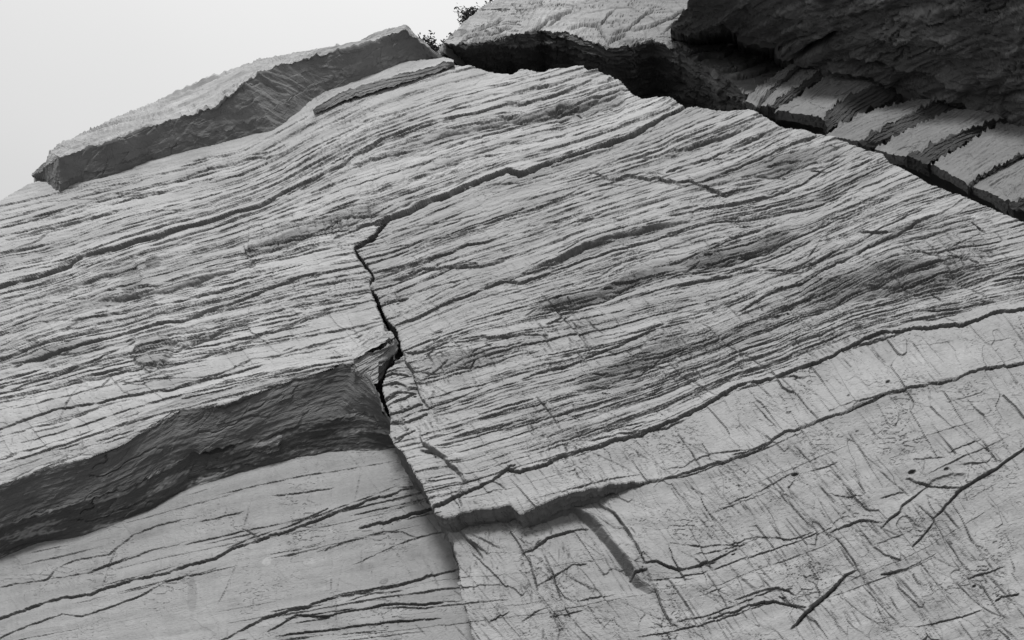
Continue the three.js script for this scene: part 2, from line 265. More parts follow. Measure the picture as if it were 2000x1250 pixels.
wide(Z6([[750, 450], [900, 390], [1150, 330], [1500, 290], [1800, 250]]), 70, { H: 0.14, D: 0, up: 50, dn: 50 });
S(Z6([[720, 580], [900, 500], [1100, 450], [1300, 450]])); joint(Z6([[1200, 390], [1310, 440], [1400, 490]]), { H: 0.02 });
strong(Z6([[1380, 565], [1500, 575], [1700, 550], [1830, 540]])); strong(Z6([[1770, 445], [1830, 420], [1960, 405], [2100, 400]])); S(Z6([[1330, 620], [1500, 625], [1560, 600]]));
wide(Z6([[-880, 1450], [-830, 1440]], ), 4, {});
const G5 = [[700, 1030], [860, 985], [921, 951], [960, 933], [991, 912], [1016, 919], [1086, 890], [1143, 873], [1213, 852], [1280, 834], [1350, 800], [1406, 768], [1441, 748], [1518, 727], [1627, 688], [1655, 671], [1712, 648], [1768, 635], [1853, 630], [1955, 607], [2100, 580]];
wide(G5, 7, { H: 0.11, D: 0.09, cw: 2.4, j: 4.5, up: 32, dn: 36 });
wide(Z6([[1000, 788], [1150, 738], [1310, 703]]), 4, { H: 0.03 });
wide(Z8([[1400, 130], [1600, 90], [1850, 60], [1989, 0]]), 6, { H: 0.05 });
wide(Z6([[620, 950], [700, 935], [780, 950]]), 3, { H: 0.02 });
wide([[1245, 945], [1300, 933], [1346, 920], [1405, 901], [1455, 887], [1497, 864], [1532, 841], [1592, 820], [1652, 801], [1726, 769], [1849, 739], [1926, 716], [2100, 690]], 5, { H: 0.07, D: 0.04, cw: 2.4 });
S(Z6([[980, 1110], [1100, 1080], [1220, 1050]])); S(Z9([[0, 300], [100, 290], [200, 230], [440, 200], [560, 165]]));
const notch = { H: 0.03, w: 5, D: 0.02, cw: 2.4, j: 2.2 };
joint(Z6([[590, 490], [700, 590], [800, 670], [880, 750], [950, 805]]), notch); joint(Z6([[120, 610], [240, 680], [340, 780], [480, 850], [610, 935]]), { H: 0.018, w: 4, j: 3 });
joint(Z6([[640, 950], [720, 1040], [800, 1140], [875, 1220]]), { H: 0.03, w: 8 }); joint(Z6([[1430, 230], [1600, 400], [1760, 500], [1900, 590]]), { H: 0.015, w: 4, j: 3 });
joint(Z6([[0, 850], [80, 950], [200, 1010], [290, 1060]])); joint(Z6([[480, 1080], [560, 1180], [640, 1250]]), { H: 0.015, w: 6 });
// above and below the ledge
joint(Z8([[465, 60], [500, 160], [590, 220], [660, 290], [710, 345], [770, 400]]), { H: -0.10, w: 9, D: 0.03, j: 5, cap: 0.09, steep: 0.5 });
strong(Z8([[330, 140], [380, 100], [450, 75]]), { D: 0.05 }); thin(Z8([[510, 370], [600, 360], [680, 345]])); joint(Z8([[850, 360], [920, 385], [970, 425]]));
wide(Z8([[480, 170], [560, 190], [640, 240]]), 10, { H: 0.06 });
strong(Z8([[1030, 790], [1110, 745], [1190, 680], [1260, 655], [1415, 615]]), { H: 0.06, w: 6 });
joint(Z8([[1315, 515], [1420, 610], [1500, 690], [1600, 820], [1670, 930], [1800, 1020]]), { H: -0.15, w: 22, up: 40, dn: 60, D: 0.015, j: 3, cap: 0.15, endL: 20, endR: 60, steep: 0.5 });
joint(Z8([[1460, 480], [1560, 560], [1640, 670], [1700, 760], [1735, 835]]), { H: -0.07, w: 8, D: 0.05, end: 14, cap: 0.1 });
wide(Z8([[1640, 885], [1700, 872], [1750, 850]]), 8, { end: 10, D: 0.05 });
strong(Z8([[1725, 828], [1800, 815], [1860, 845], [1940, 870], [1989, 858], [2130, 820]]), { H: 0.06, w: 6, D: 0.05 });
joint(Z8([[1740, 860], [1780, 960], [1830, 1080], [1900, 1200]]), { H: -0.04, w: 8 }); joint(Z8([[1850, 900], [1940, 1030], [2010, 1140]]), { H: -0.03, w: 5 });
thin(Z8([[1130, 948], [1220, 895], [1330, 825], [1410, 812]]), { D: 0.035, cw: 1.9 }); S(Z8([[1045, 1150], [1120, 1090], [1200, 1062]])); thin(Z8([[870, 1145], [980, 1095]])); thin(Z8([[1200, 1115], [1390, 1078]]));
joint(Z8([[680, 632], [740, 690], [800, 735], [860, 790]]), { H: -0.05, w: 7 }); joint(Z8([[740, 655], [840, 710], [930, 755]]), { H: -0.04, w: 4 }); joint(Z8([[760, 690], [800, 750], [835, 815]]), { H: -0.03, w: 5 });
joint(Z8([[1080, 780], [1110, 880], [1140, 980]]), { H: 0.01 }); joint(Z8([[1160, 760], [1220, 880], [1260, 1010], [1340, 1090]])); joint(Z8([[720, 380], [700, 460], [720, 540]]));
thin(Z9([[330, 510], [390, 480], [460, 450], [540, 415], [700, 322]]), { D: 0.02 });
S(Z9([[0, 720], [180, 740], [380, 720], [500, 680], [700, 690], [830, 655]])); thin(Z9([[150, 790], [300, 760], [440, 720], [520, 680]]));
strong(Z9([[120, 865], [240, 820], [400, 750]]), { H: 0.03 });
joint(Z9([[690, 1200], [770, 1105], [860, 1025], [930, 945], [990, 885], [1050, 860]]), { H: 0.10, w: 9, D: 0.05, cw: 3, j: 4 });
wide(Z9([[220, 1140], [330, 1105], [480, 1055], [600, 1030], [650, 1040], [780, 1078]]), 6, { H: 0.08, D: 0.04 });
wide(Z9([[380, 1035], [500, 995], [620, 965], [730, 1000]]), 6, { H: 0.06 }); joint(Z9([[620, 965], [660, 1030], [700, 1070]]), { H: -0.03, w: 5 });
joint(Z9([[820, 640], [940, 690], [1010, 770], [1060, 850], [1115, 925]]), { H: 0.03, w: 7, D: 0.03 }); joint(Z9([[940, 700], [1000, 790], [1050, 860]]), { H: -0.02 });
S(Z9([[890, 665], [1000, 610], [1100, 578], [1200, 600]]), { w: 7, H: 0.04 });
joint(Z9([[1190, 635], [1240, 575], [1295, 540], [1305, 510], [1400, 435], [1465, 390]]), { H: 0.05, w: 6, D: 0.03 });
joint(Z9([[2100, 110], [1950, 210], [1850, 285], [1740, 355], [1640, 420], [1580, 475], [1530, 535], [1475, 580]]), { H: 0.09, w: 8, D: 0.05, cw: 2.6, j: 4 }); joint(Z9([[1480, 600], [1430, 660], [1365, 725]]), { H: 0.04, w: 4, D: 0.03 });
wide(Z9([[1330, 345], [1450, 385], [1540, 400], [1640, 415]]), 9, { H: 0.05 }); S(Z9([[1600, 292], [1780, 258], [1835, 210]]), { D: 0.03 }); S(Z9([[1370, 252], [1450, 250], [1560, 243]]), { D: 0.02 });
S(Z9([[900, 440], [1020, 455], [1100, 445]])); S(Z9([[1190, 465], [1250, 450], [1330, 438]])); S(Z9([[790, 308], [890, 285], [960, 255]]));
joint(Z9([[1090, 795], [1180, 805], [1250, 862]])); strong(Z9([[1195, 878], [1260, 865], [1355, 838]]), { H: 0.03 });
for (const l of [[[560, 340], [700, 520], [830, 650]], [[880, 250], [1000, 400], [1100, 480], [1200, 560]], [[1000, 90], [1100, 220], [1210, 315]], [[1500, 600], [1620, 780], [1700, 900]], [[1600, 900], [1720, 1040], [1790, 1090], [1900, 1140]], [[960, 1000], [1100, 1110], [1250, 1200]], [[700, 150], [800, 260], [880, 285]], [[220, 880], [300, 1000], [340, 1090]], [[1370, 480], [1480, 575], [1570, 750]], [[1580, 30], [1700, 130], [1810, 215]], [[1080, 920], [1200, 1060], [1310, 1180]], [[1400, 800], [1500, 930], [1640, 1040]], [[60, 100], [130, 200], [200, 300]], [[1150, 290], [1260, 380], [1360, 460]]])
  joint(Z9(l), { H: 0.014, w: 4, D: 0.016, j: 2.5 });
S(Z9([[1620, 935], [1720, 885], [1800, 870], [1890, 838]])); strong(Z9([[1830, 1030], [1870, 1008], [1960, 998]])); S(Z9([[1380, 1180], [1600, 1130], [1760, 1080]]));
// the lip of the overhang rounds off through thin laminae
wide([[-900, 1290], [-200, 985], [0, 908], [88, 876], [169, 858], [225, 842], [299, 803], [352, 778], [440, 764], [528, 736]], 30, { steep: 0.9, up: 20, dn: 60, D: 0.01, endL: 2, endR: 120, lip: 0 });
// lower left slab
S(Z7([[-100, 980], [60, 945], [180, 920], [260, 905], [300, 855], [400, 800], [600, 770], [640, 730], [740, 660], [860, 620], [1100, 570]]));
strong(Z7([[270, 902], [480, 870], [620, 820], [780, 770], [900, 740], [1030, 705]]), { H: 0.025, w: 3, D: 0.025 });
wide([...Z7([[-300, 1240], [60, 1105], [180, 1055], [340, 1005], [500, 980], [590, 945], [750, 910], [850, 885], [940, 875], [1050, 825], [1200, 785], [1310, 725], [1430, 685], [1600, 635], [1740, 585], [1850, 540], [1989, 495]]), ...Z8([[150, 488], [380, 408], [480, 388]])], 5, { H: 0.06, D: 0.04, cw: 2.4 });
S(Z7([[-100, 1290], [60, 1210], [200, 1150], [340, 1105], [450, 1115], [580, 1070], [780, 1000], [900, 930], [1050, 890], [1200, 850]]), { D: 0.025 });
thin(Z7([[1080, 600], [1200, 580], [1360, 540]])); joint(Z7([[1340, 635], [1390, 660], [1440, 690]])); joint(Z7([[1115, 470], [1125, 520], [1140, 570]])); thin(Z7([[1500, 455], [1660, 440], [1850, 405]]));
wide([...Z7([[1200, 1260], [1310, 1200], [1420, 1135], [1560, 1095], [1700, 1055], [1870, 1005], [1989, 985]]), ...Z8([[160, 985], [420, 935], [560, 895], [720, 855]])], 6, { H: 0.06, D: 0.03 });
strong([...Z7([[1480, 1200], [1640, 1110], [1900, 1095]]), ...Z8([[0, 1110], [150, 1080], [270, 1055], [420, 1050], [560, 1048], [720, 1040]])], { H: 0.05 });
S(Z8([[60, 1045], [200, 1000], [430, 968]])); strong(Z8([[-100, 760], [0, 730], [130, 690], [280, 650], [380, 650], [480, 685]]), { H: 0.02, D: 0.02, w: 3 }); thin(Z8([[100, 840], [300, 750], [420, 700], [560, 660], [640, 650]]), { D: 0.02 });
joint(Z7([[560, 960], [600, 830], [640, 730]])); joint(Z7([[1190, 1090], [1260, 950], [1335, 770]]), { H: 0.006, D: 0.008 }); joint(Z7([[1350, 640], [1370, 560], [1400, 470]]), { H: 0.006, D: 0.01 });

// --- unnamed smaller steps and joints that follow the same bedding
const R2 = mulberry(91);
for (let n = 0; n < 4200; n++) {
  const x0 = -200 + R2() * 2200, B = 80 + R2() * 1250, y0 = bedY(B, x0), sf = smooth(x0, y0);
  const len = 60 + 900 * R2() * R2() * R2(), drift = (R2() - 0.5) * 0.045, keep = R2(), e = R2(), ww = R2(), a = R2(), f = R2();
  if (y0 < 90 || y0 > 1280 || keep < 0.94 * sf) continue;
  const pts = [], m = 8 + Math.round(len / 60); for (let i = 0; i <= m; i++) { const x = x0 + len * i / m; pts.push([x, bedY(B + drift * len * i / m, x)]); }
  const lf = x0 < 700 ? 1.35 : 1; feature(pts, 0, { H: 1, w: lf * (0.7 + 3.4 * ww * ww * ww), up: 6 + 16 * a, dn: 6 + 16 * a, D: lf * (0.004 + 0.04 * f * f * f), cw: 1.1, j: 0.7 + 0.7 * R2() });
}
for (let n = 0; n < 4200; n++) {
  const x0 = -60 + R2() * 2120, y0 = 140 + R2() * 1140, left = x0 < 640 || y0 < 420, low = x0 < 760 && y0 > 860, u = R2();
  const dir = low ? -0.25 + 0.3 * R2() : left ? (u < 0.6 ? -0.5 + 0.5 * R2() : 0.4 + 0.5 * R2()) : u < 0.8 ? 0.5 + 0.55 * R2() : 1.3 + R2(), len = (low ? 14 : 8) + (left ? 30 : 280) * R2() * R2() * R2(), a = R2(), keep = R2();
  if (keep < (low ? 0.75 : left ? 0.5 : 0)) continue;
  const bend = (R2() - 0.5) * 0.5, pts = []; for (let i = 0; i <= 5; i++) { const t = i / 5; pts.push([x0 + dir * len * t + bend * len * t * (1 - t), y0 + len * t]); }
  feature(pts, 1, { H: R2() - 0.5, w: 1, up: 5, dn: 5, D: 0.002 + 0.009 * a * a, cw: 1.3, j: 0.6, cap: 0.003 });
}

for (const [cx, cy, rx, ry, dir, n, len, D] of [[650, 250, 70, 90, 0.25, 150, 22, 0.016], [560, 560, 130, 50, -0.2, 150, 18, 0.014], [700, 330, 40, 50, 0.2, 50, 18, 0.016], [590, 440, 110, 34, 0.2, 80, 16, 0.014], [880, 710, 90, 40, 0.5, 90, 26, 0.014], [1100, 640, 60, 60, 0.75, 80, 26, 0.014], [1330, 690, 120, 60, 0.8, 120, 30, 0.012], [1620, 640, 90, 60, 0.9, 110, 26, 0.012], [1850, 470, 110, 60, 0.95, 120, 28, 0.012], [1080, 830, 60, 60, 0.4, 90, 24, 0.014], [1075, 1130, 70, 100, 0.12, 110, 44, 0.009], [950, 1120, 40, 100, 0.15, 60, 36, 0.01], [1700, 1080, 240, 120, 0.75, 150, 60, 0.009], [1500, 950, 200, 90, 0.8, 110, 60, 0.009], [1180, 900, 120, 40, 0.45, 60, 40, 0.009], [90, 860, 80, 40, -0.15, 60, 16, 0.012], [820, 800, 50, 60, 0.4, 50, 24, 0.014]])
  for (let i = 0; i < n; i++) { const a = R2() * 6.283, r = Math.sqrt(R2()), x = cx + rx * r * Math.cos(a), y = cy + ry * r * Math.sin(a), L = len * (0.4 + 1.1 * R2() * R2()), d = dir + 0.35 * (R2() - 0.5); feature([[x, y], [x + d * L * 0.5 + 2 * (R2() - 0.5), y + L * 0.5], [x + d * L, y + L]], 1, { H: R2() - 0.5, w: 1, up: 5, dn: 5, D: D * (0.4 + 0.8 * R2()), cw: 1.4, j: 0.7, cap: 0.005 }); }
// hummocks, flaked patches and stone lenses: [x, y, rx, ry, height, darkness]
const LENSES = [[300, 689, 40, 33, 0.05, 0.3], [300, 513, 17, 12, 0.02, 0.32], [238, 528, 34, 16, -0.02, 0.25], [258, 550, 22, 28, -0.02, 0.22], [1850, 940, 40, 10, -0.02, 0.12], [1905, 424, 9, 4, 0, -0.7], [520, 1097, 10, 9, 0.004, -0.28], [540, 1075, 26, 18, 0.003, -0.1], [375, 1165, 10, 40, -0.004, 0.2], [752, 1138, 9, 6, 0.006, 0.2], [109, 1075, 6, 9, 0, 0.15], [186, 1097, 5, 9, 0, 0.15], [1734, 746, 4, 3, -0.02, 0.4], [1657, 773, 3, 2, -0.01, 0.4], [1540, 803, 5, 3, -0.01, 0.3], [1552, 925, 7, 4, -0.03, 0.5], [1780, 925, 7, 4, -0.03, 0.4], [1847, 920, 5, 3, -0.02, 0.5], [1904, 1141, 4, 3, -0.02, 0.4], [1674, 843, 3, 2, -0.01, 0.4]];
// weathered grey bands where the laminae stand open
function band(pts, th, dk) {
  for (let i = lower(XS, pts[0][0] - 40); i < NX && XS[i] < pts[pts.length - 1][0] + 40; i++) {
    const x = XS[i], y0 = interp(pts, 0, x), t = sm(pts[0][0] - 40, pts[0][0] + 60, x) * (1 - sm(pts[pts.length - 1][0] - 60, pts[pts.length - 1][0] + 40, x));
    for (let j = lower(YS, y0 - th); j < NY && YS[j] < y0 + th; j++) { const d = Math.abs(YS[j] - y0) / th + 0.35 * fbm(x / 45, YS[j] / 9, 3); DARK[j * NX + i] += dk * t * (1 - sm(0.35, 0.75, d)) * (0.8 + 0.5 * n2(x / 60, YS[j] / 5)); }
  }
}
for (const [p, th, dk] of [[[[1130, 740], [1250, 700], [1350, 672], [1450, 650], [1530, 625]], 40, 0.26], [[[1230, 540], [1330, 520], [1450, 490], [1560, 455]], 32, 0.28], [[[1480, 610], [1600, 560], [1750, 545], [1850, 540]], 48, 0.22], [[[1040, 600], [1150, 580], [1250, 545]], 22, 0.22], [[[1700, 440], [1850, 480], [1950, 520]], 60, 0.15], [[[1100, 500], [1200, 475], [1300, 450]], 18, 0.2], [[[300, 530], [380, 505], [470, 480]], 20, 0.22], [[[40, 640], [150, 600], [250, 580]], 18, 0.2], [[[20, 720], [120, 690], [230, 660]], 24, 0.2], [[[860, 740], [950, 705]], 36, 0.2], [[[820, 288], [930, 252], [1050, 232], [1200, 200]], 20, 0.22], [[[1340, 360], [1450, 335], [1600, 295]], 24, 0.2], [[[490, 480], [600, 445], [720, 420]], 26, 0.2], [[[1560, 400], [1680, 350], [1720, 330]], 26, 0.16]]) band(p, th, dk);
for (const [cx, cy, rx, ry, h, dk] of LENSES) {
  for (let j = lower(YS, cy - ry * 1.6); j < NY && YS[j] < cy + ry * 1.6; j++) for (let i = lower(XS, cx - rx * 1.6); i < NX && XS[i] < cx + rx * 1.6; i++) {
    const dx = (XS[i] - cx) / rx, dy = (YS[j] - cy + 0.25 * (XS[i] - cx)) / ry, d = Math.sqrt(dx * dx + dy * dy) + 0.3 * fbm(XS[i] / 14 + cx, YS[j] / 8, 3), e = 1 - sm(0.75, 1.05, d);
    FEAT[j * NX + i] += h * e * (0.6 + 0.4 * Math.sqrt(Math.max(0, 1 - d * d))); if (e > 0) DARK[j * NX + i] += dk * e;
  }
}

// relief at grid node (i, j): lamination, warps and grit on top of the features
function relief(i, j, out) {
  const x = XS[i], y = YS[j], b = bedding(i, y), s = smooth(x, y), low = s === 1 && x < 930 && y < 2000 && y > interp([[0, 900], [620, 760], [760, 850], [870, 1010], [920, 1230]], 0, x) && x < interp([[760, 0], [760, 850], [860, 1010], [900, 1110], [925, 1250]], 1, y), k = 1 - 0.86 * s;
  const pinch = n2(x / 480, b / 80), zone = 0.6 + 0.95 * n2(x / 330 + 40, b / 45);
  let q = b / 17 + 1.5 * pinch + 0.15 * n2(x / 70, b / 24) + 0.22 * jog(x / 37 + b / 40, 5) + 0.12 * jog(x / 13 + b / 21, 9), f = q - Math.floor(q);
  const far = 1 + 0.9 * Math.max(sm(760, 350, y), sm(860, 640, x)); const A1 = far * Math.max(0, 0.5 + 0.9 * n2(Math.floor(q) * 7.7, x / 560));
  let h = 0.009 * A1 * ((f < 0.84 ? f / 0.84 : (1 - f) / 0.16) - 0.5);
  q = b / 6.7 + 2.0 * n2(x / 420 + 9, b / 60) + 0.2 * n2(x / 40, b / 15) + 0.3 * jog(x / 22 + b / 30, 15); f = q - Math.floor(q);
  const A2 = far * Math.max(0, 0.35 + 1.0 * n2(Math.floor(q) * 5.3 + 60, x / 420));
  h += 0.0048 * A2 * ((f < 0.8 ? f / 0.8 : (1 - f) / 0.2) - 0.5);
  h *= k * Math.max(0.15, zone);
  h += 0.05 * fbm(x / 330, y / 300, 3) + 0.005 * fbm(x / 70, b / 22, 3) * (0.4 + 0.6 * k);
  h += 0.0035 * fbm(x / 9, b / 5, 3) * (0.45 + 0.55 * k);
  h += 0.0042 * k * facet(x / 52 + 0.2 * n2(x / 20, y / 20), b / 8, 1) + (low ? 0.002 : 0.004 + 0.008 * s) * facet((0.6 * x + 0.8 * y) / 95 + 0.15 * n2(x / 25, y / 25), (0.8 * x - 0.6 * y) / 30, 3) + (low ? 0.001 : 0.0035 * s) * facet((0.6 * x + 0.8 * y) / 30, (0.8 * x - 0.6 * y) / 11, 5);
  const c = Math.abs(n2(x / 30 + 0.5 * n2(x / 9, y / 9), y / 17)); h -= 0.012 * Math.max(0, 1 - c * 14) * Math.max(0, n2(x / 90, y / 90 + 31) + 0.25);
  out.h = h + FEAT[j * NX + i]; out.b = b;
  out.t = 1 + 0.10 * n2(x / 230, b / 8) * k + 0.16 * n2(x / 500 + 7, b / 19) + 0.15 * fbm(x / 110, y / 80, 5) + 0.05 * n2(x / 6, y / 50) * s + 0.07 * n2(x / 9, b / 3) + 0.06 * n2(x / 3.1, y / 2.3) - 0.25 * sm(0.42, 0.7, fbm(x / 26 + 70, b / 14, 4)) - 0.13 * sm(0.05, 0.45, fbm(x / 75 + 3, y / 48 + 8, 5)) - 0.16 * sm(0.5, 0.8, n2(x / 3.4 + 5, y / 2.7)) * sm(-0.1, 0.3, n2(x / 60, y / 40 + 9)) + 0.12 * sm(0.25, 0.5, fbm(x / 50 + 33, y / 30, 5)) - clamp(DARK[j * NX + i], -0.6, 0.5);
}
const jag = (pts, amp, id, step = 7) => { const r = []; for (let i = 0; i < pts.length; i++) { const a = pts[i], b = pts[(i + 1) % pts.length], L = Math.hypot(b[0] - a[0], b[1] - a[1]), n = Math.max(1, Math.round(L / step)); for (let k = 0; k < n; k++) { const t = k / n, x = a[0] + (b[0] - a[0]) * t, y = a[1] + (b[1] - a[1]) * t; r.push([x + amp * (n2(x / 21 + id, y / 21) + 0.7 * n2(x / 8, y / 8 + id)), y + amp * (n2(x / 19, y / 19 + id + 40) + 0.7 * n2(x / 7 + 50, y / 7 + id))]); } } return r; };
function inside(poly) { // mask over the survey grid
  const m = new Uint8Array(NX * NY);
  for (let j = 0; j < NY; j++) {
    const y = YS[j], xs = []; for (let i = 0; i < poly.length; i++) { const a = poly[i], b = poly[(i + 1) % poly.length]; if ((a[1] <= y) !== (b[1] <= y)) xs.push(a[0] + (b[0] - a[0]) * (y - a[1]) / (b[1] - a[1])); }
    xs.sort((a, b) => a - b); for (let k = 0; k + 1 < xs.length; k += 2) for (let i = lower(XS, xs[k]); i < NX && XS[i] <= xs[k + 1]; i++) m[j * NX + i] = 1;
  } return m;
}
// a mass of rock on the bedding plane: front split into layers, broken edges running back into the cliff
function massOfRock(parent, poly, { off = 0, tone = 0.46, layers = [], names = ['rock_layer'], edge = () => 0.6, edgeTone = 0.4, bevel = 3 }) {
  const m = inside(poly), pos = new Float32Array(NX * NY * 3), col = new Float32Array(NX * NY), hh = new Float32Array(NX * NY), o = {};
  const dist = new Float32Array(NX * NY).fill(99); // distance to the broken edge, in grid steps
  for (let p = 0; p < 2; p++) for (let jj = 0; jj < NY; jj++) for (let ii = 0; ii < NX; ii++) {
    const i = p ? NX - 1 - ii : ii, j = p ? NY - 1 - jj : jj, k = j * NX + i; if (!m[k]) { dist[k] = 0; continue; }
    const s = p ? 1 : -1; for (const [a, b, c] of [[s, 0, 1], [0, s, 1], [s, s, 1.41], [-s, s, 1.41]]) { const u = i + a, v = j + b; if (u >= 0 && v >= 0 && u < NX && v < NY) dist[k] = Math.min(dist[k], dist[v * NX + u] + c); }
  }
  for (let j = 0; j < NY; j++) for (let i = 0; i < NX; i++) {
    const k = j * NX + i; if (!m[k]) continue; relief(i, j, o);
    const e = Math.max(0, 1 - dist[k] / bevel), h = o.h - 0.018 * e * e;
    const x = XS[i], y = YS[j], d = depth(x, y, typeof off === 'function' ? off(x, y) : off), r = ray(x, y);
    hh[k] = h; pos[k * 3] = EYE.x + r[0] * d + N.x * h; pos[k * 3 + 1] = EYE.y + r[1] * d + N.y * h; pos[k * 3 + 2] = EYE.z + r[2] * d + N.z * h; col[k] = tone * clamp(o.t, 0.35, 1.7);
  }
  // risers tinted darker by slope: broken rock, plus shade painted in
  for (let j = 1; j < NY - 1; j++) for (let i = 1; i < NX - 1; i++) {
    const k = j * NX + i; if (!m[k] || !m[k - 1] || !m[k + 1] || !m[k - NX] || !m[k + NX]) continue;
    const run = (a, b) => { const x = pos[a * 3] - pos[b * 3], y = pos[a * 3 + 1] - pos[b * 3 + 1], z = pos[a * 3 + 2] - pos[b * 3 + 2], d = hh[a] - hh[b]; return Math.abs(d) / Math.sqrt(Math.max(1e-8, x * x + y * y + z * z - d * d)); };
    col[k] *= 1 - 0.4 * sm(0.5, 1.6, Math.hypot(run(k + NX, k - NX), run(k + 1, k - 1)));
  }
  const cell = (i, j) => m[j * NX + i] && m[j * NX + i + 1] && m[(j + 1) * NX + i] && m[(j + 1) * NX + i + 1];
  const layerOf = (i, j) => { let l = 0; for (const g of seams) if (YS[j] > g[i]) l++; return l; };
  const seams = layers.map((g) => Float32Array.from(XS, (x) => interp(g, 0, x) + 2 * n2(x / 9, 3)));
  const buf = Array.from({ length: layers.length + 1 }, () => ({ p: [], c: [], i: [], id: new Int32Array(NX * NY).fill(-1) }));
  const vert = (L, k) => { if (L.id[k] < 0) { L.id[k] = L.p.length / 3; L.p.push(pos[k * 3], pos[k * 3 + 1], pos[k * 3 + 2]); L.c.push(col[k], col[k], col[k]); } return L.id[k]; };
  const rim = [];
  for (let j = 0; j < NY - 1; j++) for (let i = 0; i < NX - 1; i++) {
    if (!cell(i, j)) continue; const l = layerOf(i, j), L = buf[l], a = j * NX + i, b = a + 1, c = a + NX, d = c + 1;
    const A = vert(L, a), B = vert(L, b), Cc = vert(L, c), Dd = vert(L, d); L.i.push(A, Cc, B, B, Cc, Dd);
    if (!j || !cell(i, j - 1)) rim.push([l, b, a]); if (j === NY - 2 || !cell(i, j + 1)) rim.push([l, c, d]);
    if (!i || !cell(i - 1, j)) rim.push([l, a, c]); if (i === NX - 2 || !cell(i + 1, j)) rim.push([l, d, b]);
  }
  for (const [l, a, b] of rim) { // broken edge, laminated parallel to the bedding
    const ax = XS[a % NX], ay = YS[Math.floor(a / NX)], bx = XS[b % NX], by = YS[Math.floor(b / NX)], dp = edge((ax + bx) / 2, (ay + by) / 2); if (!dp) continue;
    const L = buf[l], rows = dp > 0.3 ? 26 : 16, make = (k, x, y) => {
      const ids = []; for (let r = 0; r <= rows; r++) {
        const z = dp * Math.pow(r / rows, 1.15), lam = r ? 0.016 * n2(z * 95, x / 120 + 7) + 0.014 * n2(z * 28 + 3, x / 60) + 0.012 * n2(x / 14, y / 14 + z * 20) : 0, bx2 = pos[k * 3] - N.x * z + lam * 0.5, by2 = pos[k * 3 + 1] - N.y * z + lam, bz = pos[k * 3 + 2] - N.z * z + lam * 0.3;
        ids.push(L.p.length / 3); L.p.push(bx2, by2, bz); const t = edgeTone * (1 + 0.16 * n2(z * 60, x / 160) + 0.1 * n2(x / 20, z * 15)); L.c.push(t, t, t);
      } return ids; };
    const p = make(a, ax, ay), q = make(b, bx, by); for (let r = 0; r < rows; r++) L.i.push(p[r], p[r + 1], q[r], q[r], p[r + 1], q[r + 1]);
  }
  buf.forEach((L, n) => {
    if (!L.i.length) return; const g = new THREE.BufferGeometry(), P = new Float32Array(L.p), uv = new Float32Array(P.length / 3 * 2), ca = 0.956, sa = 0.292;
    for (let k = 0; k < P.length / 3; k++) { const x = P[k * 3], y = P[k * 3 + 1], z = P[k * 3 + 2], u = x * E1.x + y * E1.y + z * E1.z, v = x * E2.x + y * E2.y + z * E2.z, w = x * N.x + y * N.y + z * N.z; uv[k * 2] = (u * ca + v * sa) / 0.9; uv[k * 2 + 1] = (v * ca - u * sa + w * 0.9) / 0.9; }
    g.setAttribute('position', new THREE.BufferAttribute(P, 3)); g.setAttribute('color', new THREE.BufferAttribute(new Float32Array(L.c), 3)); g.setAttribute('uv', new THREE.BufferAttribute(uv, 2)); g.setIndex(L.i); g.computeVertexNormals();
    addMesh(names[Math.min(n, names.length - 1)], g, rock, parent);
  });
}

// ---------------------------------------------------------------- lofted rock: profiles of [x, y, distance], joined and given relief
function params(profiles) { // shared parameter of the control points when all profiles have as many
  const n = profiles[0].length; if (profiles.some((p) => p.length !== n)) return null;
  const L = [0]; for (let i = 1; i < n; i++) { let s = 0; for (const p of profiles) s += Math.hypot(p[i][0] - p[i - 1][0], p[i][1] - p[i - 1][1]); L.push(L[i - 1] + s); } return L;
}
function resample(pts, n, T) { const c = pts.map((p) => at(p[0], p[1], p[2])), L = T ? [...T] : [0]; if (!T) for (let i = 1; i < c.length; i++) L.push(L[i - 1] + c[i].distanceTo(c[i - 1])); const r = []; let k = 1; for (let i = 0; i <= n; i++) { const s = L[L.length - 1] * i / n; while (k < c.length - 1 && s > L[k]) k++; r.push(c[k - 1].clone().lerp(c[k], (s - L[k - 1]) / (L[k] - L[k - 1] || 1))); } return r; }
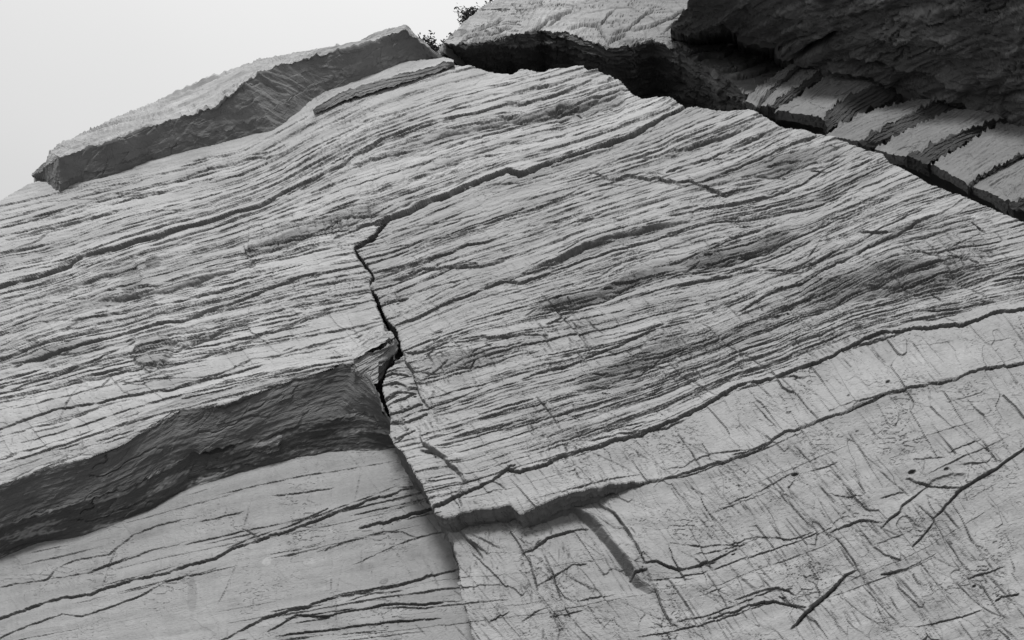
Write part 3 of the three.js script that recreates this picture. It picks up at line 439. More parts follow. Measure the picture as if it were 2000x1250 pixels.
// one continuous sheet through the profiles; SPLIT lists the profiles at which it is cut into separate meshes
function loft(profiles, { nx = 200, rows = [40], tone = [0.42], lam = 0.02, lamT = 0.05, grit = 0.012, big = 0.06, shear = 0, id = 0, blotch = 0.15, spots = 0, jagged = 0.02, split = [], cracks = 0.03, lamDir = null, vSec = null, lines = [], lineSec = 1, back = false, facets = 0.02, stainShade = null }) {
  const K = params(profiles), pr = profiles.map((p) => resample(p, nx, K)), grid = [], T = [], cut = [0]; const per = (A, s) => A[Math.min(s, A.length - 1)]; if (!Array.isArray(lam)) lam = [lam]; if (!Array.isArray(spots)) spots = [spots]; if (!Array.isArray(facets)) facets = [facets];
  const SEC = [];
  for (let s = 0; s + 1 < pr.length; s++) { const R = per(rows, s); for (let r = s ? 1 : 0; r <= R; r++) { const t = r / R; grid.push(pr[s].map((a, i) => a.clone().lerp(pr[s + 1][i], t))); T.push(per(tone, s)); SEC.push(s); } if (split.includes(s + 1)) cut.push(grid.length - 1); }
  const ny = grid.length, w = nx + 1, P = [], Cc = [], uv = []; cut.push(ny - 1);
  const U = new Float32Array(w * ny), V = new Float32Array(w * ny);
  for (let j = 0; j < ny; j++) for (let i = 0; i < w; i++) { U[j * w + i] = i ? U[j * w + i - 1] + grid[j][i].distanceTo(grid[j][i - 1]) : 0; V[j * w + i] = j && SEC[j] === SEC[j - 1] ? V[(j - 1) * w + i] + grid[j][i].distanceTo(grid[j - 1][i]) : 0; }
  { const mid = U.slice((ny >> 1) * w, ((ny >> 1) + 1) * w); for (let j = 0; j < ny; j++) for (let i = 0; i < w; i++) U[j * w + i] = mid[i]; }
  const nn = new THREE.Vector3(), a = new THREE.Vector3(), b = new THREE.Vector3(), q = new THREE.Vector3(), brk = []; { let c = 0; for (let s = 0; s + 1 < pr.length; s++) { c += per(rows, s); brk.push(c); } brk.pop(); }
  for (let j = 0; j < ny; j++) for (let i = 0; i < w; i++) {
    const i0 = Math.max(0, i - 14), i1 = Math.min(nx, i + 14), j0 = Math.max(0, j - 3), j1 = Math.min(ny - 1, j + 3);
    a.subVectors(grid[j][i1], grid[j][i0]); b.subVectors(grid[j1][i], grid[j0][i]); nn.crossVectors(a, b); if (nn.lengthSq() < 1e-12) nn.set(0, 1, 0); nn.normalize(); q.subVectors(EYE, grid[j][i]); if (nn.dot(q) < 0) nn.negate();
    const u = U[j * w + i], v = lamDir && !(vSec && vSec.includes(SEC[j])) ? grid[j][i].dot(lamDir) : V[j * w + i] + shear * u;
    let l = v / lamT + 1.5 * n2(u * 0.9 + id, v * 2) + 0.4 * n2(u * 4, v * 6 + id), f = l - Math.floor(l);
    const A = Math.max(0, 0.45 + 0.9 * n2(Math.floor(l) * 3.7 + id, u * 1.3)), LM = per(lam, SEC[j]);
    let h = LM * A * ((f < 0.85 ? f / 0.85 : (1 - f) / 0.15) - 0.5);
    l = v / (lamT * 0.37) + 2.2 * n2(u * 1.1 + id, v * 3) + 0.5 * n2(u * 7, v * 9 + id); f = l - Math.floor(l); h += 0.4 * LM * Math.max(0, 0.3 + n2(Math.floor(l) * 2.3 + id, u * 2)) * ((f < 0.8 ? f / 0.8 : (1 - f) / 0.2) - 0.5);
    const FC = per(facets, SEC[j]); h += FC * facet(u / 0.42 + 0.2 * n2(u * 5, v * 5), V[j * w + i] / 0.17 + id, id) + FC * 0.4 * facet(u / 0.13, V[j * w + i] / 0.055 + id, id + 3);
    h += (SEC[j] < 2 && back ? 0.45 : 1) * big * fbm(u * 1.1 + id * 3.1, v * 1.6 + id, 4) + grit * fbm(u * 14 + id, v * 26, 4);
    const cr = Math.abs(n2(u * 2.2 + id + 0.4 * n2(u * 9, v * 9), v * 4 + id)); h -= cracks * Math.max(0, 1 - cr * 14) * Math.max(0, 0.2 + n2(u * 1.2, v * 1.5 + id));
    if (SEC[j] === lineSec && lines.length) { const [px, py] = toPhoto(grid[j][i]); for (const l of lines) { const p = l.p; if (px < p[0][0] || px > p[p.length - 1][0]) continue; const t = Math.min(1, (px - p[0][0]) / 14, (p[p.length - 1][0] - px) / 14), s = py - interp(p, 0, px) - 1.5 * n2(px / 9, l.p[0][1]) - n2(px / 4, 7); if (Math.abs(s) < 30) h += t * ((s < 0 ? Math.exp(s / 9) : -Math.exp(-s / 9)) * (l.H ?? 0.05) - (l.D ?? 0.08) * Math.exp(-s * s / (l.w ? l.w * l.w : 3))); } }
    if (back && SEC[j] === 0) h *= 0.15;
    const g = grid[j][i]; let e = 0; for (const k of brk) { const d = Math.abs(j - k); if (d < 6) e = Math.max(e, 1 - d / 6); } if (j < 4) e = Math.max(e, 1 - j / 4); e *= jagged * (n2(u * 7 + id, 2) + 0.8 * n2(u * 19 + id, 5) + 0.25 * n2(u * 43, id));
    P.push(g.x + nn.x * h, g.y + nn.y * h + e, g.z + nn.z * h + e * 0.3);
    let t = T[j] * (1 + blotch * 1.6 * fbm(u * 1.7 + id, v * 3.1, 4) + 0.12 * n2(u * 2 + id, v * 24)); const sp = per(spots, SEC[j]); if (sp) t *= 1 + sp * sm(0.1, 0.38, fbm(u * 1.9 + id * 2, v * 10 + id, 5) + 0.5 * fbm(u * 22, v * 40 + id, 2));
    if (stainShade) t *= stainShade(u, V[j * w + i], SEC[j]); t = clamp(t, 0.025, 0.75); Cc.push(t, t, t); uv.push(u / 0.9, v / 0.9);
  }
  const out = [];
  for (let c = 0; c + 1 < cut.length; c++) {
    const j0 = cut[c], j1 = cut[c + 1], idx = []; for (let j = 0; j < j1 - j0; j++) for (let i = 0; i < nx; i++) { const k = j * w + i; idx.push(k, k + w, k + 1, k + 1, k + w, k + w + 1); }
    const g = new THREE.BufferGeometry(), A = (arr, n) => new THREE.Float32BufferAttribute(arr.slice(j0 * w * n, (j1 + 1) * w * n), n); g.setAttribute('position', A(P, 3)); g.setAttribute('color', A(Cc, 3)); g.setAttribute('uv', A(uv, 2)); g.setIndex(idx); g.computeVertexNormals(); out.push(g);
  }
  return split.length ? out : out[0];
}
const M = (pts, d = 0, off = 0) => pts.map(([x, y]) => [x, y, depth(x, y, off) + d]);
const D = (pts, d) => pts.map(([x, y, e]) => [x, y, (typeof d === 'function' ? d(x, y) : d) + (e || 0)]);

// ---------------------------------------------------------------- ground
{
  const g = new THREE.PlaneGeometry(1600, 1600, 90, 90); g.rotateX(-Math.PI / 2); const p = g.attributes.position, c = [];
  for (let i = 0; i < p.count; i++) { const x = p.getX(i), z = p.getZ(i); p.setY(i, 0.25 * fbm(x / 30, z / 30, 3) - 0.2); const t = 0.07 * (1 + 0.3 * n2(x / 9, z / 9)); c.push(t, t, t); }
  g.setAttribute('color', new THREE.Float32BufferAttribute(c, 3)); for (let i = 0; i < g.attributes.uv.count; i++) g.attributes.uv.setXY(i, p.getX(i) / 2, p.getZ(i) / 2); g.computeVertexNormals();
  const m = addMesh('ground', g, rock, scene); m.userData = { kind: 'structure' };
}

// ---------------------------------------------------------------- left mass, its overhang and the slab under it
const CRACK = [[756, 426], [749, 432], [731, 453], [717, 467], [687, 482], [703, 511], [724, 540], [720, 562], [732, 590], [747, 629], [752, 650]];
const LIP = [[-900, 1330], [-200, 1020], [0, 946], [21, 938], [88, 912], [169, 892], [225, 872], [299, 828], [352, 800], [440, 787], [528, 755], [570, 738], [612, 728], [662, 711], [690, 708]];
const FISS = Z2([[230, 1245], [280, 1215], [420, 1172], [480, 1132], [650, 1077], [740, 1032], [850, 990], [970, 947], [1045, 966], [1150, 920], [1230, 882], [1400, 833], [1620, 770], [1700, 730], [1820, 652], [1965, 580]]);
const RIDGE_TOP = [[-900, 690], [0, 388], [40, 364], [70, 352], [120, 356], [300, 300], [480, 250], [620, 180], [760, 130], [868, 112], [885, 126], [893, 130], [910, 129], [935, 133], [953, 142], [980, 141], [1000, 146], [1017, 131], [1040, 136], [1062, 137], [1073, 131], [1100, 131], [1125, 126], [1140, 128], [1148, 136], [1165, 134], [1180, 140], [1205, 152], [1220, 163], [1236, 178], [1250, 188], [1275, 187], [1300, 188], [1312, 190], [1340, 206]];
const leftMass = thing('rock_mass', 'pale laminated rock mass left of the jagged crack, overhanging the lower slab', 'rock face', at(330, 600, depth(330, 600)));
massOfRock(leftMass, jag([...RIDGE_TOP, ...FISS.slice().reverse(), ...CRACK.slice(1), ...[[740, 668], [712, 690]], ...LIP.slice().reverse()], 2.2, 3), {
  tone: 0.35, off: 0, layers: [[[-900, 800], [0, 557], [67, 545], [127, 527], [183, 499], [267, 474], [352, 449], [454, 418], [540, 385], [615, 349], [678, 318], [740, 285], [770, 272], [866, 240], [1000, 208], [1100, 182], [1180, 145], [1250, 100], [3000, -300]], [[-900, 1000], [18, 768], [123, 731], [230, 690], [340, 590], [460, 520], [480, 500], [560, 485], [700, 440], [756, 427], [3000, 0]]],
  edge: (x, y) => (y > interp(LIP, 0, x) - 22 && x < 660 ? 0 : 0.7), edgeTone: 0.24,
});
{
  const ledge = (back, lip, foot, out, id) => addMesh('rock_ledge', loft([M(back, 0.25), M(lip, -out), M(foot, -out * 0.45), M(foot.map(([x, y]) => [x + 2, y + 8]), 0.5)], { nx: 200, rows: [16, 22, 3], tone: [0.33, 0.19, 0.18], lam: [0.004, 0.014], lamT: 0.05, big: 0.02, grit: 0.008, id, jagged: 0.02, facets: [0.004, 0.012] }), rock, leftMass);
  ledge([[606, 205], [655, 172], [703, 152], [766, 135], [819, 124], [868, 112], [886, 116]], [[612, 214], [660, 183], [703, 166], [766, 149], [819, 136], [868, 121], [886, 121]], [[618, 222], [672, 197], [715, 184], [770, 167], [819, 152], [868, 136], [888, 127]], 0.24, 120);
}
const CONTACT = [[-900, 1440], [-200, 1160], [18, 1088], [70, 1070], [150, 1054], [230, 1028], [300, 1000], [370, 960], [430, 945], [520, 920], [600, 905], [700, 888], [765, 880], [800, 872]];
const SLAB_OFF = -0.62;
const HANG = [...LIP, [720, 735], [742, 768], [748, 800]];
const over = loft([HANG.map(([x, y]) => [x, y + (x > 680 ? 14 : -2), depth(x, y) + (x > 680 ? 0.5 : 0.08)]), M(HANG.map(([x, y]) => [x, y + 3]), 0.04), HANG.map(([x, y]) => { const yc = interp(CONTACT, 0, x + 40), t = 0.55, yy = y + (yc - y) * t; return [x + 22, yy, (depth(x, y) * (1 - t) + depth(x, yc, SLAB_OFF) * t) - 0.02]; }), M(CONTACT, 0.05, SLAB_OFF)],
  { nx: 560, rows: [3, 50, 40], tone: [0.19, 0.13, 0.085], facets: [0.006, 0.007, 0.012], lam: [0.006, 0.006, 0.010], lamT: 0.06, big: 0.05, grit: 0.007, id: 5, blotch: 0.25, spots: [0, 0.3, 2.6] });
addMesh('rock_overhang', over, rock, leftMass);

const lowerSlab = thing('rock_slab', 'smooth grey slab recessed under the dark overhang at the lower left', 'rock slab', at(400, 1100, depth(400, 1100, SLAB_OFF)));
massOfRock(lowerSlab, [...CONTACT.map(([x, y]) => [x, y - 40]), [1000, 830], [1030, 1300], [1100, 2650], [-890, 2650]], { off: SLAB_OFF, tone: 0.265, names: ['slab_surface', 'slab_surface'], layers: [[[-900, 1500], [20, 1203], [90, 1170], [210, 1150], [330, 1120], [470, 1085], [540, 1050], [700, 1000], [820, 945], [3000, 500]]], edge: () => 0 });

// ---------------------------------------------------------------- right mass and the mass under its ledge
const RIGHT_TOP = [[1343, 206], [1362, 207], [1390, 210], [1420, 214], [1448, 212], [1472, 214], [1490, 224], [1510, 238], [1530, 248], [1560, 252], [1590, 262], [1620, 268], [1650, 274], [1680, 288], [1720, 297], [1745, 318], [1790, 340], [1830, 360], [1850, 370], [1880, 378], [1920, 396], [1950, 410], [1990, 426], [2100, 470], [3000, 900]];
const LEDGE = [[868, 1014], [903, 1004], [950, 995], [995, 990], [1016, 1004], [1030, 1000], [1086, 976], [1120, 962], [1167, 951], [1210, 943], [1262, 938], [1300, 937], [1346, 923], [1405, 904], [1455, 890], [1497, 867], [1532, 844], [1592, 823], [1652, 804], [1726, 772], [1849, 742], [1926, 719], [2100, 692], [3000, 480]];
const R_LEFT = [[762, 426], [757, 431], [740, 456], [722, 474], [693, 487], [709, 508], [731, 543], [722, 561], [739, 588], [757, 628], [770, 640], [782, 672], [784, 690], [770, 705], [754, 722], [744, 748], [748, 772], [760, 812], [758, 846], [770, 868], [790, 890], [805, 920], [826, 950], [850, 1003]];
const rightMass = thing('rock_mass', 'long pale laminated rock face right of the jagged crack, crossed by slanting joints', 'rock face', at(1300, 600, depth(1300, 600)));
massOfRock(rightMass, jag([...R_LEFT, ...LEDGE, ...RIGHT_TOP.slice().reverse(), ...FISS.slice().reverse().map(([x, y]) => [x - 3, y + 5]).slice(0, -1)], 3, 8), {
  tone: 0.295, off: -0.02, layers: [GUIDES[3].g, GUIDES[5].g.map(([x, y]) => [x, y + 3])], edge: (x, y) => (x < 1260 && y > 900 ? 0.3 : x > 1260 && y > interp(LEDGE, 0, x) - 8 ? 0.1 : 0.8), edgeTone: 0.18,  // edge tint kept dark to deepen the shade under the ledge
});
const lowMass = thing('rock_mass', 'smooth jointed rock face below the grey ledge at the lower right', 'rock face', at(1400, 1100, depth(1400, 1100, -0.2)));
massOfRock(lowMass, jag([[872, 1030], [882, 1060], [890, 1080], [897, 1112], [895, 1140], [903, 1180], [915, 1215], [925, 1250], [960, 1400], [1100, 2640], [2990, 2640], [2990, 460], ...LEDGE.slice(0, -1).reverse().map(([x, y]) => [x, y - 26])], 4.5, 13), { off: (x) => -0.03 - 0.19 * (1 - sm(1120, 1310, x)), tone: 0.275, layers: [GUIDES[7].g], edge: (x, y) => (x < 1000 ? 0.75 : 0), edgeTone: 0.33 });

// ---------------------------------------------------------------- wedge block on top of the left mass
// control points go left to right: skyline, upper edge of the dark face, its middle, its foot on the mass below
const W_SKY = [[66, 341], [93, 316], [96, 296], [113, 282], [165, 260], [218, 232], [292, 204], [317, 190], [398, 158], [475, 127], [521, 113], [563, 106], [620, 96], [700, 83], [766, 58], [791, 50], [806, 65], [847, 102], [865, 116]];
const W_EDGE = [[64, 344], [92, 322], [116, 306], [160, 292], [220, 276], [282, 250], [334, 234], [372, 223], [424, 199], [478, 158], [520, 136], [563, 120], [620, 106], [700, 92], [766, 66], [793, 57], [809, 70], [849, 104], [866, 117]];
const W_FOOT = [[72, 349], [98, 372], [116, 388], [152, 372], [225, 354], [299, 324], [370, 306], [422, 292], [479, 278], [542, 262], [575, 238], [605, 217], [640, 190], [700, 166], [770, 144], [800, 136], [830, 128], [855, 121], [867, 118]];
const wd = W_EDGE.map(([x, y], i) => { const [fx, fy] = W_FOOT[i], f = depth(fx, fy), hgt = clamp((fy - y) / 110, 0, 1); return f + 0.05 - 0.12 * hgt; });
const wedge = thing('rock_block', 'dark undercut wedge of rock against the sky at the upper left', 'rock', at(420, 260, 9.6));
{
  const P = [W_SKY.map(([x, y], i) => [x, y + 70, wd[i] + 3.4 * Math.min(1, i / 3)]), W_SKY.map(([x, y], i) => [x, y, wd[i] + 0.05 + 1.35 * clamp((W_EDGE[i][1] - y) / 30, 0, 1)]), W_EDGE.map(([x, y], i) => [x, y, wd[i]]),
    W_EDGE.map(([x, y], i) => [x + (W_FOOT[i][0] - x) * 0.62, y + (W_FOOT[i][1] - y) * 0.62, wd[i] * 0.5 + (depth(...W_FOOT[i]) + 0.1) * 0.5 + 0.03]), W_FOOT.map(([x, y]) => [x, y, depth(x, y) + 0.12]), W_FOOT.map(([x, y]) => [x, y + 10, depth(x, y) + 0.6])];
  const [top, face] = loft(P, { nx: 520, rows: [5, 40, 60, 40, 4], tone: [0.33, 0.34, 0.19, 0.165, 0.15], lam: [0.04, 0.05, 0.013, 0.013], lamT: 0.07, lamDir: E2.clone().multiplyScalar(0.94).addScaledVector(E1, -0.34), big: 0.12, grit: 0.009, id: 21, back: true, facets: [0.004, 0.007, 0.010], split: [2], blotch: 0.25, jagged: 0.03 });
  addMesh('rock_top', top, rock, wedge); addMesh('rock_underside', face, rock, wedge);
}

// ---------------------------------------------------------------- upper crag: pale top, broken dark edge
const crag = thing('rock_crag', 'pale upper crag with a broken dark edge above the gap, shrubs behind it', 'rock', at(1100, 80, 11));
const CN = new THREE.Vector3(0.1, 0.6, 0.79).normalize();
const cd = (x, y) => { const r = ray(x, y); return 3.05 / Math.max(0.12, -(r[0] * CN.x + r[1] * CN.y + r[2] * CN.z)); };
const BROW = [[860, 106], [868, 84], [886, 87], [917, 87], [938, 82], [967, 77], [995, 68], [1020, 65], [1058, 58], [1079, 65], [1107, 63], [1143, 76], [1178, 88], [1199, 92], [1231, 89], [1250, 82], [1276, 80], [1312, 93], [1340, 110], [1388, 137], [1434, 165], [1458, 184]];
const CREST = [[862, 100], [869, 80], [880, 70], [893, 58], [905, 44], [925, 28], [945, 12], [985, -10], [1030, -45], [1070, -65], [1110, -75], [1160, -80], [1210, -80], [1260, -75], [1310, -55], [1350, -35], [1390, -10], [1430, 25], [1460, 45], [1500, 75], [1530, 105], [1550, 130]];
{
  const [top, face] = loft([CREST.map(([x, y], i) => [x + 50, y + 34, cd(x, y) + 2.5]), D(CREST, cd), D(BROW, cd), D(BROW.map(([x, y], i) => [x, y + Math.min(26, 4 * i)]), (x, y) => cd(x, y - 26) + 0.12), D(BROW.map(([x, y], i) => [x + 10, y + 20 + Math.min(110, 12 * i)]), (x, y) => cd(x, y - 120) + 1.3)],
    { nx: 520, rows: [6, 90, 36, 50], tone: [0.31, 0.31, 0.10, 0.07], lam: [0.02, 0.035, 0.07, 0.08], lamT: 0.16, big: 0.10, grit: 0.007, lamDir: E2.clone().multiplyScalar(0.85).addScaledVector(E1, -0.52), id: 44, back: true, stainShade: (u, v, k) => (k === 1 ? 1 - 0.32 * sm(0.1, 0.4, fbm(u * 1.3 + 4, v * 2.2 + u * 1.1, 4)) - 0.3 * sm(3.1, 4.2, u) : 1), facets: [0.003, 0.005, 0.03], split: [2], vSec: [2, 3], blotch: 0.25, spots: [0, 0, 0.9], jagged: 0.03, cracks: 0.10, lines: [[[690, 250], [830, 215], [950, 195], [1000, 180]], [[700, 235], [800, 200], [900, 185], [985, 150], [1010, 140]], [[760, 180], [860, 150], [960, 100]], [[1040, 195], [1140, 155], [1200, 110], [1260, 90], [1290, 70], [1350, 45]], [[1180, 155], [1240, 100], [1300, 60]], [[1290, 165], [1400, 130], [1470, 140], [1500, 190], [1540, 250]], [[1470, 160], [1520, 90], [1580, 40]], [[1540, 190], [1620, 170], [1700, 110], [1740, 70], [1800, 45]], [[1640, 160], [1750, 150], [1850, 110], [1960, 50]], [[1830, 190], [1900, 130], [1989, 60], [2040, 20]], [[1500, 240], [1560, 215], [1640, 180]], [[1860, 230], [1989, 170]], [[1910, 240], [2000, 290], [2150, 270], [2270, 200]], [[1990, 340], [2100, 300], [2170, 310], [2260, 250]], [[2140, 400], [2270, 380], [2400, 320], [2480, 300]], [[2200, 440], [2330, 420], [2450, 370]]].map((l, i) => ({ p: Z2(l), H: i > 11 ? 0.03 : 0.025, D: i > 11 ? 0.03 : 0.05 })) });  // random stains, plus shade of the roof painted in towards the right
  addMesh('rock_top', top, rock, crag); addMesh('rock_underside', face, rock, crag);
}

// ---------------------------------------------------------------- roof at the upper right
const roof = thing('rock_roof', 'great dark overhanging rock roof filling the upper right corner', 'rock', at(1750, 100, 9));
const ROOF_FOOT = [[1310, 52], [1345, 58], [1434, 56], [1451, 74], [1497, 99], [1525, 116], [1546, 123], [1610, 151], [1670, 162], [1722, 169], [1754, 176], [1800, 204], [1838, 222], [1916, 239], [1940, 253], [1990, 278], [2100, 325], [2600, 560]];
const rd = (x) => interp([[1310, 11.7], [1450, 11.4], [1546, 11.1], [1610, 10.8], [1750, 10.3], [2000, 9.6], [2600, 8.2]], 0, x);
const ROOF_MID = [[1342, 14], [1380, 10], [1460, 8], [1490, 20], [1530, 36], [1560, 50], [1600, 58], [1650, 72], [1700, 80], [1750, 84], [1790, 90], [1830, 105], [1870, 120], [1940, 140], [1975, 155], [2030, 180], [2150, 220], [2700, 400]];
const ROOF_TOP = [[1346, -20], [1390, -40], [1480, -60], [1520, -70], [1560, -70], [1600, -70], [1640, -70], [1690, -70], [1740, -70], [1790, -70], [1830, -65], [1870, -55], [1910, -45], [1980, -30], [2020, -20], [2080, 0], [2200, 50], [2800, 200]];
{
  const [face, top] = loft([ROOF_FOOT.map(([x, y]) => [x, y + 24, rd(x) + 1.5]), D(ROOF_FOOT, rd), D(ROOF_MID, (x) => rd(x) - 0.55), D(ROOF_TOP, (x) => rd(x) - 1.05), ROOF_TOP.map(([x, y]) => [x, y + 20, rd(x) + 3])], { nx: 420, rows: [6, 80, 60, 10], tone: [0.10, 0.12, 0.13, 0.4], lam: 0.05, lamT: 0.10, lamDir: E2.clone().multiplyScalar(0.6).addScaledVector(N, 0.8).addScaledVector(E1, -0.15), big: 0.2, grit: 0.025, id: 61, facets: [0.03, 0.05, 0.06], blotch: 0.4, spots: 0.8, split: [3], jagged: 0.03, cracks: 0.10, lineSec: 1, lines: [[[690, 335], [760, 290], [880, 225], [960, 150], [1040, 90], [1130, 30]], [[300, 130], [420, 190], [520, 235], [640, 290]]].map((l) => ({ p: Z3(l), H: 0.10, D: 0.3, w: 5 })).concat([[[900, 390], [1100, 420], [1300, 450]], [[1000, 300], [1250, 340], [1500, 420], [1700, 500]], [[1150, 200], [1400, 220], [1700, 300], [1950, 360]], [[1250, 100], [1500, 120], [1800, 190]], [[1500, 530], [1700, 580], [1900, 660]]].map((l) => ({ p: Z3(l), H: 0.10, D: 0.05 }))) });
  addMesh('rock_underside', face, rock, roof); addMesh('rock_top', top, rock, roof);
}

// ---------------------------------------------------------------- stepped slabs in the gap below the roof
const SN = new THREE.Vector3(-0.12, 0.5, 0.86).normalize();
const sd = (x, y) => { const r = ray(x, y); return 4.9 / -(r[0] * SN.x + r[1] * SN.y + r[2] * SN.z); };
const STEPS = [
  ['narrow wavy rock slab highest in the gap, left of the other slabs', Z3([[440, 560], [520, 470], [640, 395]]), Z3([[500, 590], [575, 490], [700, 390]]), Z3([[520, 600], [600, 510], [730, 395]]), 0.03],
  ['small rock slab beside a dark cleft, second from the left in the gap', Z3([[480, 585], [620, 480], [720, 400]]), Z3([[565, 590], [680, 510], [830, 410]]), Z3([[620, 605], [740, 520], [880, 430]]), 0.08],
  ['broad rock slab with a thick rounded dark front edge in the gap', Z3([[605, 608], [740, 520], [885, 438]]), Z3([[875, 648], [980, 540], [1150, 478]]), Z3([[900, 725], [1080, 640], [1290, 530]]), 0.22],
  ['middle rock slab in the gap, below the one with the thick rounded edge', Z3([[890, 745], [1090, 640], [1290, 568]]), Z3([[1070, 782], [1240, 690], [1440, 585]]), Z3([[1140, 815], [1320, 750], [1530, 645]]), 0.15],
  ['flat rock slab in the gap whose front edge is a straight dark step', Z3([[1160, 832], [1330, 730], [1500, 645]]), Z3([[1340, 868], [1560, 760], [1770, 685]]), Z3([[1460, 910], [1650, 800], [1815, 705]]), 0.12],
  ['wide rock slab at the lower right of the gap, under the roof edge', Z3([[1470, 910], [1640, 810], [1800, 720]]), Z3([[1680, 1015], [1840, 920], [2080, 800]]), Z3([[1695, 1030], [1860, 930], [2100, 815]]), 0.03],
  ['lowest rock slab at the right end of the gap', Z3([[1680, 1025], [1840, 930], [2080, 815]]), Z3([[1900, 1130], [2000, 1090], [2300, 950]]), Z3([[1930, 1180], [2050, 1130], [2350, 1000]]), 0.1],
];
STEPS.forEach(([label, B, Fr, U, thick], n) => {
  const t = thing('rock_step', label, 'rock slab', at(B[0][0], B[0][1], sd(B[0][0], B[0][1])), 'stepped slabs in the gap');
  const more = (l, k) => { const a = l[1], z = l[2], c = l[0], L = Math.hypot(c[0] - a[0], c[1] - a[1]); return [[c[0] + (c[0] - a[0]) * k / L, c[1] + (c[1] - a[1]) * k / L, 'end'], ...l, [z[0] + (z[0] - a[0]) * 0.5, z[1] + (z[1] - a[1]) * 0.5]]; };
  // each slab also turns down into the gap at its lower end
  const dd = (extra) => ([x, y, e]) => (e ? [x + 14, y + 12, sd(x, y) + extra + 0.7] : [x, y, sd(x, y) + extra]);
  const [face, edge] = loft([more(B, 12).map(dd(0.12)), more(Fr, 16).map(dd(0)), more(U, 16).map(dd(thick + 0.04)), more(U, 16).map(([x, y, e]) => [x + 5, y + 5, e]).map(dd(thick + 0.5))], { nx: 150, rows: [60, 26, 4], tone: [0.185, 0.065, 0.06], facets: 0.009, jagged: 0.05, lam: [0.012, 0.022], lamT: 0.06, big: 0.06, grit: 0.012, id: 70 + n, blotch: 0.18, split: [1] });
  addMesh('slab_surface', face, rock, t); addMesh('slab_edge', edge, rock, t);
});
// the rock that closes the gap behind and below the slabs
const gapWall = thing('rock_wall', 'black rock wall deep in the gap behind the pale face', 'rock', at(1500, 240, 10));
addMesh('rock_surface', loft([D([[850, 122], [950, 110], [1040, 105], [1200, 110], [1450, 110], [1600, 90], [1800, 120], [2000, 200], [2600, 480]], (x) => rd(x) + 2.6), D([[850, 230], [950, 250], [1040, 270], [1200, 300], [1450, 330], [1600, 380], [1800, 470], [2000, 560], [2600, 900]], (x) => rd(x) + 1.4)], { nx: 120, rows: [30], tone: [0.15], id: 99 }), rock, gapWall);

// ---------------------------------------------------------------- stone wedged in the crack
const jam = thing('wedged_stone', 'angular stone wedged in the crack above the dark overhang', 'stone', at(735, 690, depth(735, 690)));
const J = (l, d) => Z5(l).map(([x, y]) => [x, y, depth(x, y) + d]);
addMesh('stone_face', loft([J([[110, 790], [200, 740], [300, 705], [330, 705]], 0.02), J([[112, 868], [190, 830], [262, 800], [345, 738]], -0.09)], { nx: 90, rows: [50], tone: [0.33], big: 0.05, lam: 0.02, lamT: 0.06, id: 110 }), rock, jam);
addMesh('stone_underside', loft([J([[112, 866], [190, 830], [262, 800], [345, 738]], -0.088), J([[150, 940], [200, 920], [260, 880], [365, 765]], 0.03), J([[160, 960], [220, 1000], [260, 960], [370, 790]], 0.25)], { nx: 90, rows: [30, 30], tone: [0.28, 0.24], big: 0.05, lam: 0.03, lamT: 0.05, id: 112 }), rock, jam);
addMesh('stone_back', loft([J([[100, 900], [180, 870], [255, 835]], -0.03), J([[120, 930], [190, 990], [245, 985]], 0.08)], { nx: 60, rows: [40], tone: [0.3], big: 0.05, id: 114 }), rock, jam);

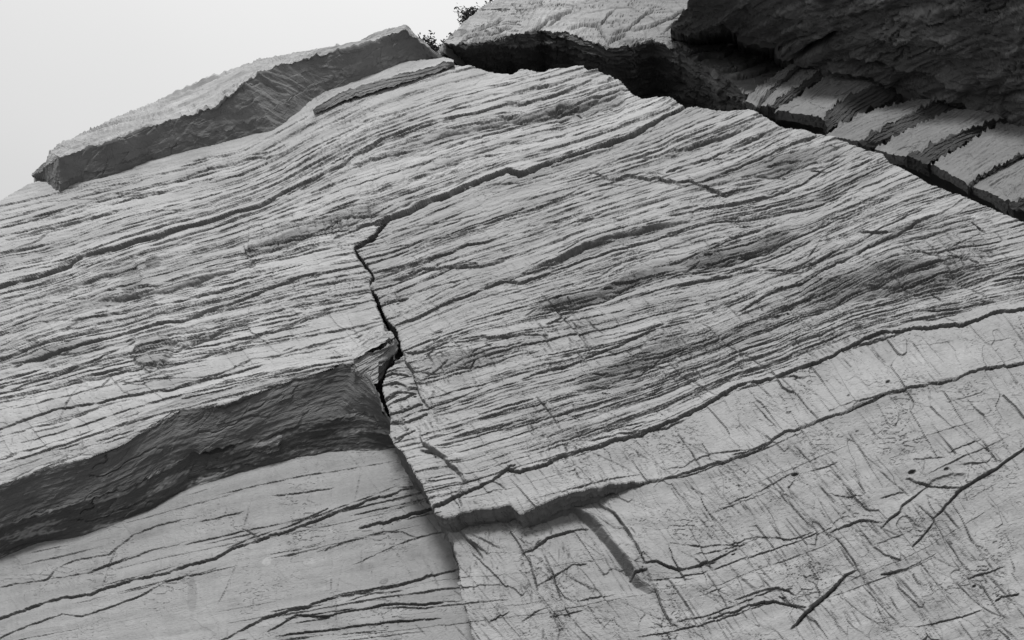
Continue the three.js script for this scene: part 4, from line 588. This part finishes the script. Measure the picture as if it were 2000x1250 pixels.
// ---------------------------------------------------------------- shrubs on the skyline
const leafMat = new THREE.MeshStandardMaterial({ color: new THREE.Color(0.07, 0.07, 0.07), roughness: 0.8, side: THREE.DoubleSide });
const barkMat = new THREE.MeshStandardMaterial({ color: new THREE.Color(0.12, 0.12, 0.12), roughness: 0.95 });
function shrub(label, x, y, d, w, h, n, sd0) {
  const r = mulberry(sd0), base = at(x, y, d), t = thing('shrub', label, 'shrub', base), px = d / F, leaves = [], twigs = [];
  for (let b = 0; b < 16; b++) {
    const tip = new THREE.Vector3((r() - 0.5) * w * px * 1.05, (0.35 + 0.65 * r()) * h * px, (r() - 0.5) * w * px * 0.6), mid = tip.clone().multiplyScalar(0.5).add(new THREE.Vector3((r() - 0.5) * 0.1, 0.05, 0));
    twigs.push(new THREE.TubeGeometry(new THREE.QuadraticBezierCurve3(new THREE.Vector3(tip.x * 0.3, -0.12, 0), mid, tip), 8, 0.006, 5));
    for (let k = 0; k < n / 16; k++) {
      const s = 0.35 + 0.65 * r(), c = tip.clone().multiplyScalar(s).add(new THREE.Vector3((r() - 0.5) * 0.16, (r() - 0.5) * 0.13, (r() - 0.5) * 0.16)), L = 0.035 + 0.03 * r(), g = new THREE.PlaneGeometry(L, L * 0.55, 2, 2), p = g.attributes.position;
      for (let i = 0; i < p.count; i++) { const u = p.getX(i) / L; p.setY(i, p.getY(i) * (1 - 3 * u * u)); p.setZ(i, -Math.abs(p.getY(i)) * 0.3 - u * u * L * 0.3); }
      g.rotateX(r() * 6.3); g.rotateY(r() * 6.3); g.rotateZ((r() - 0.5) * 1.6); g.translate(c.x, c.y, c.z); leaves.push(g);
    }
  }
  addMesh('branches', mergeGeometries(twigs), barkMat, t, false); const f = addMesh('foliage', mergeGeometries(leaves), leafMat, t, false); f.userData.kind = 'stuff';
}
shrub('dark leafy shrub behind the pale crag, the higher of the two shrubs', 928, 52, 14.2, 84, 54, 1400, 3);
shrub('low dark shrub in the notch between the wedge block and the crag', 856, 118, 12.4, 84, 44, 1200, 5);

// the hill behind the faces
{
  const top = [[-900, 800], [0, 480], [300, 400], [600, 300], [880, 210], [1250, 260], [1600, 360], [2000, 520], [3000, 1000]];
  const m = addMesh('hillside', loft([M(top, 0, -1.5), M(top.map(([x, y]) => [x, 2400]), 0, -1.5)], { nx: 160, rows: [60], tone: [0.15], id: 130 }), rock, scene); m.userData = { kind: 'structure' };
}
renderer.render(scene, camera);
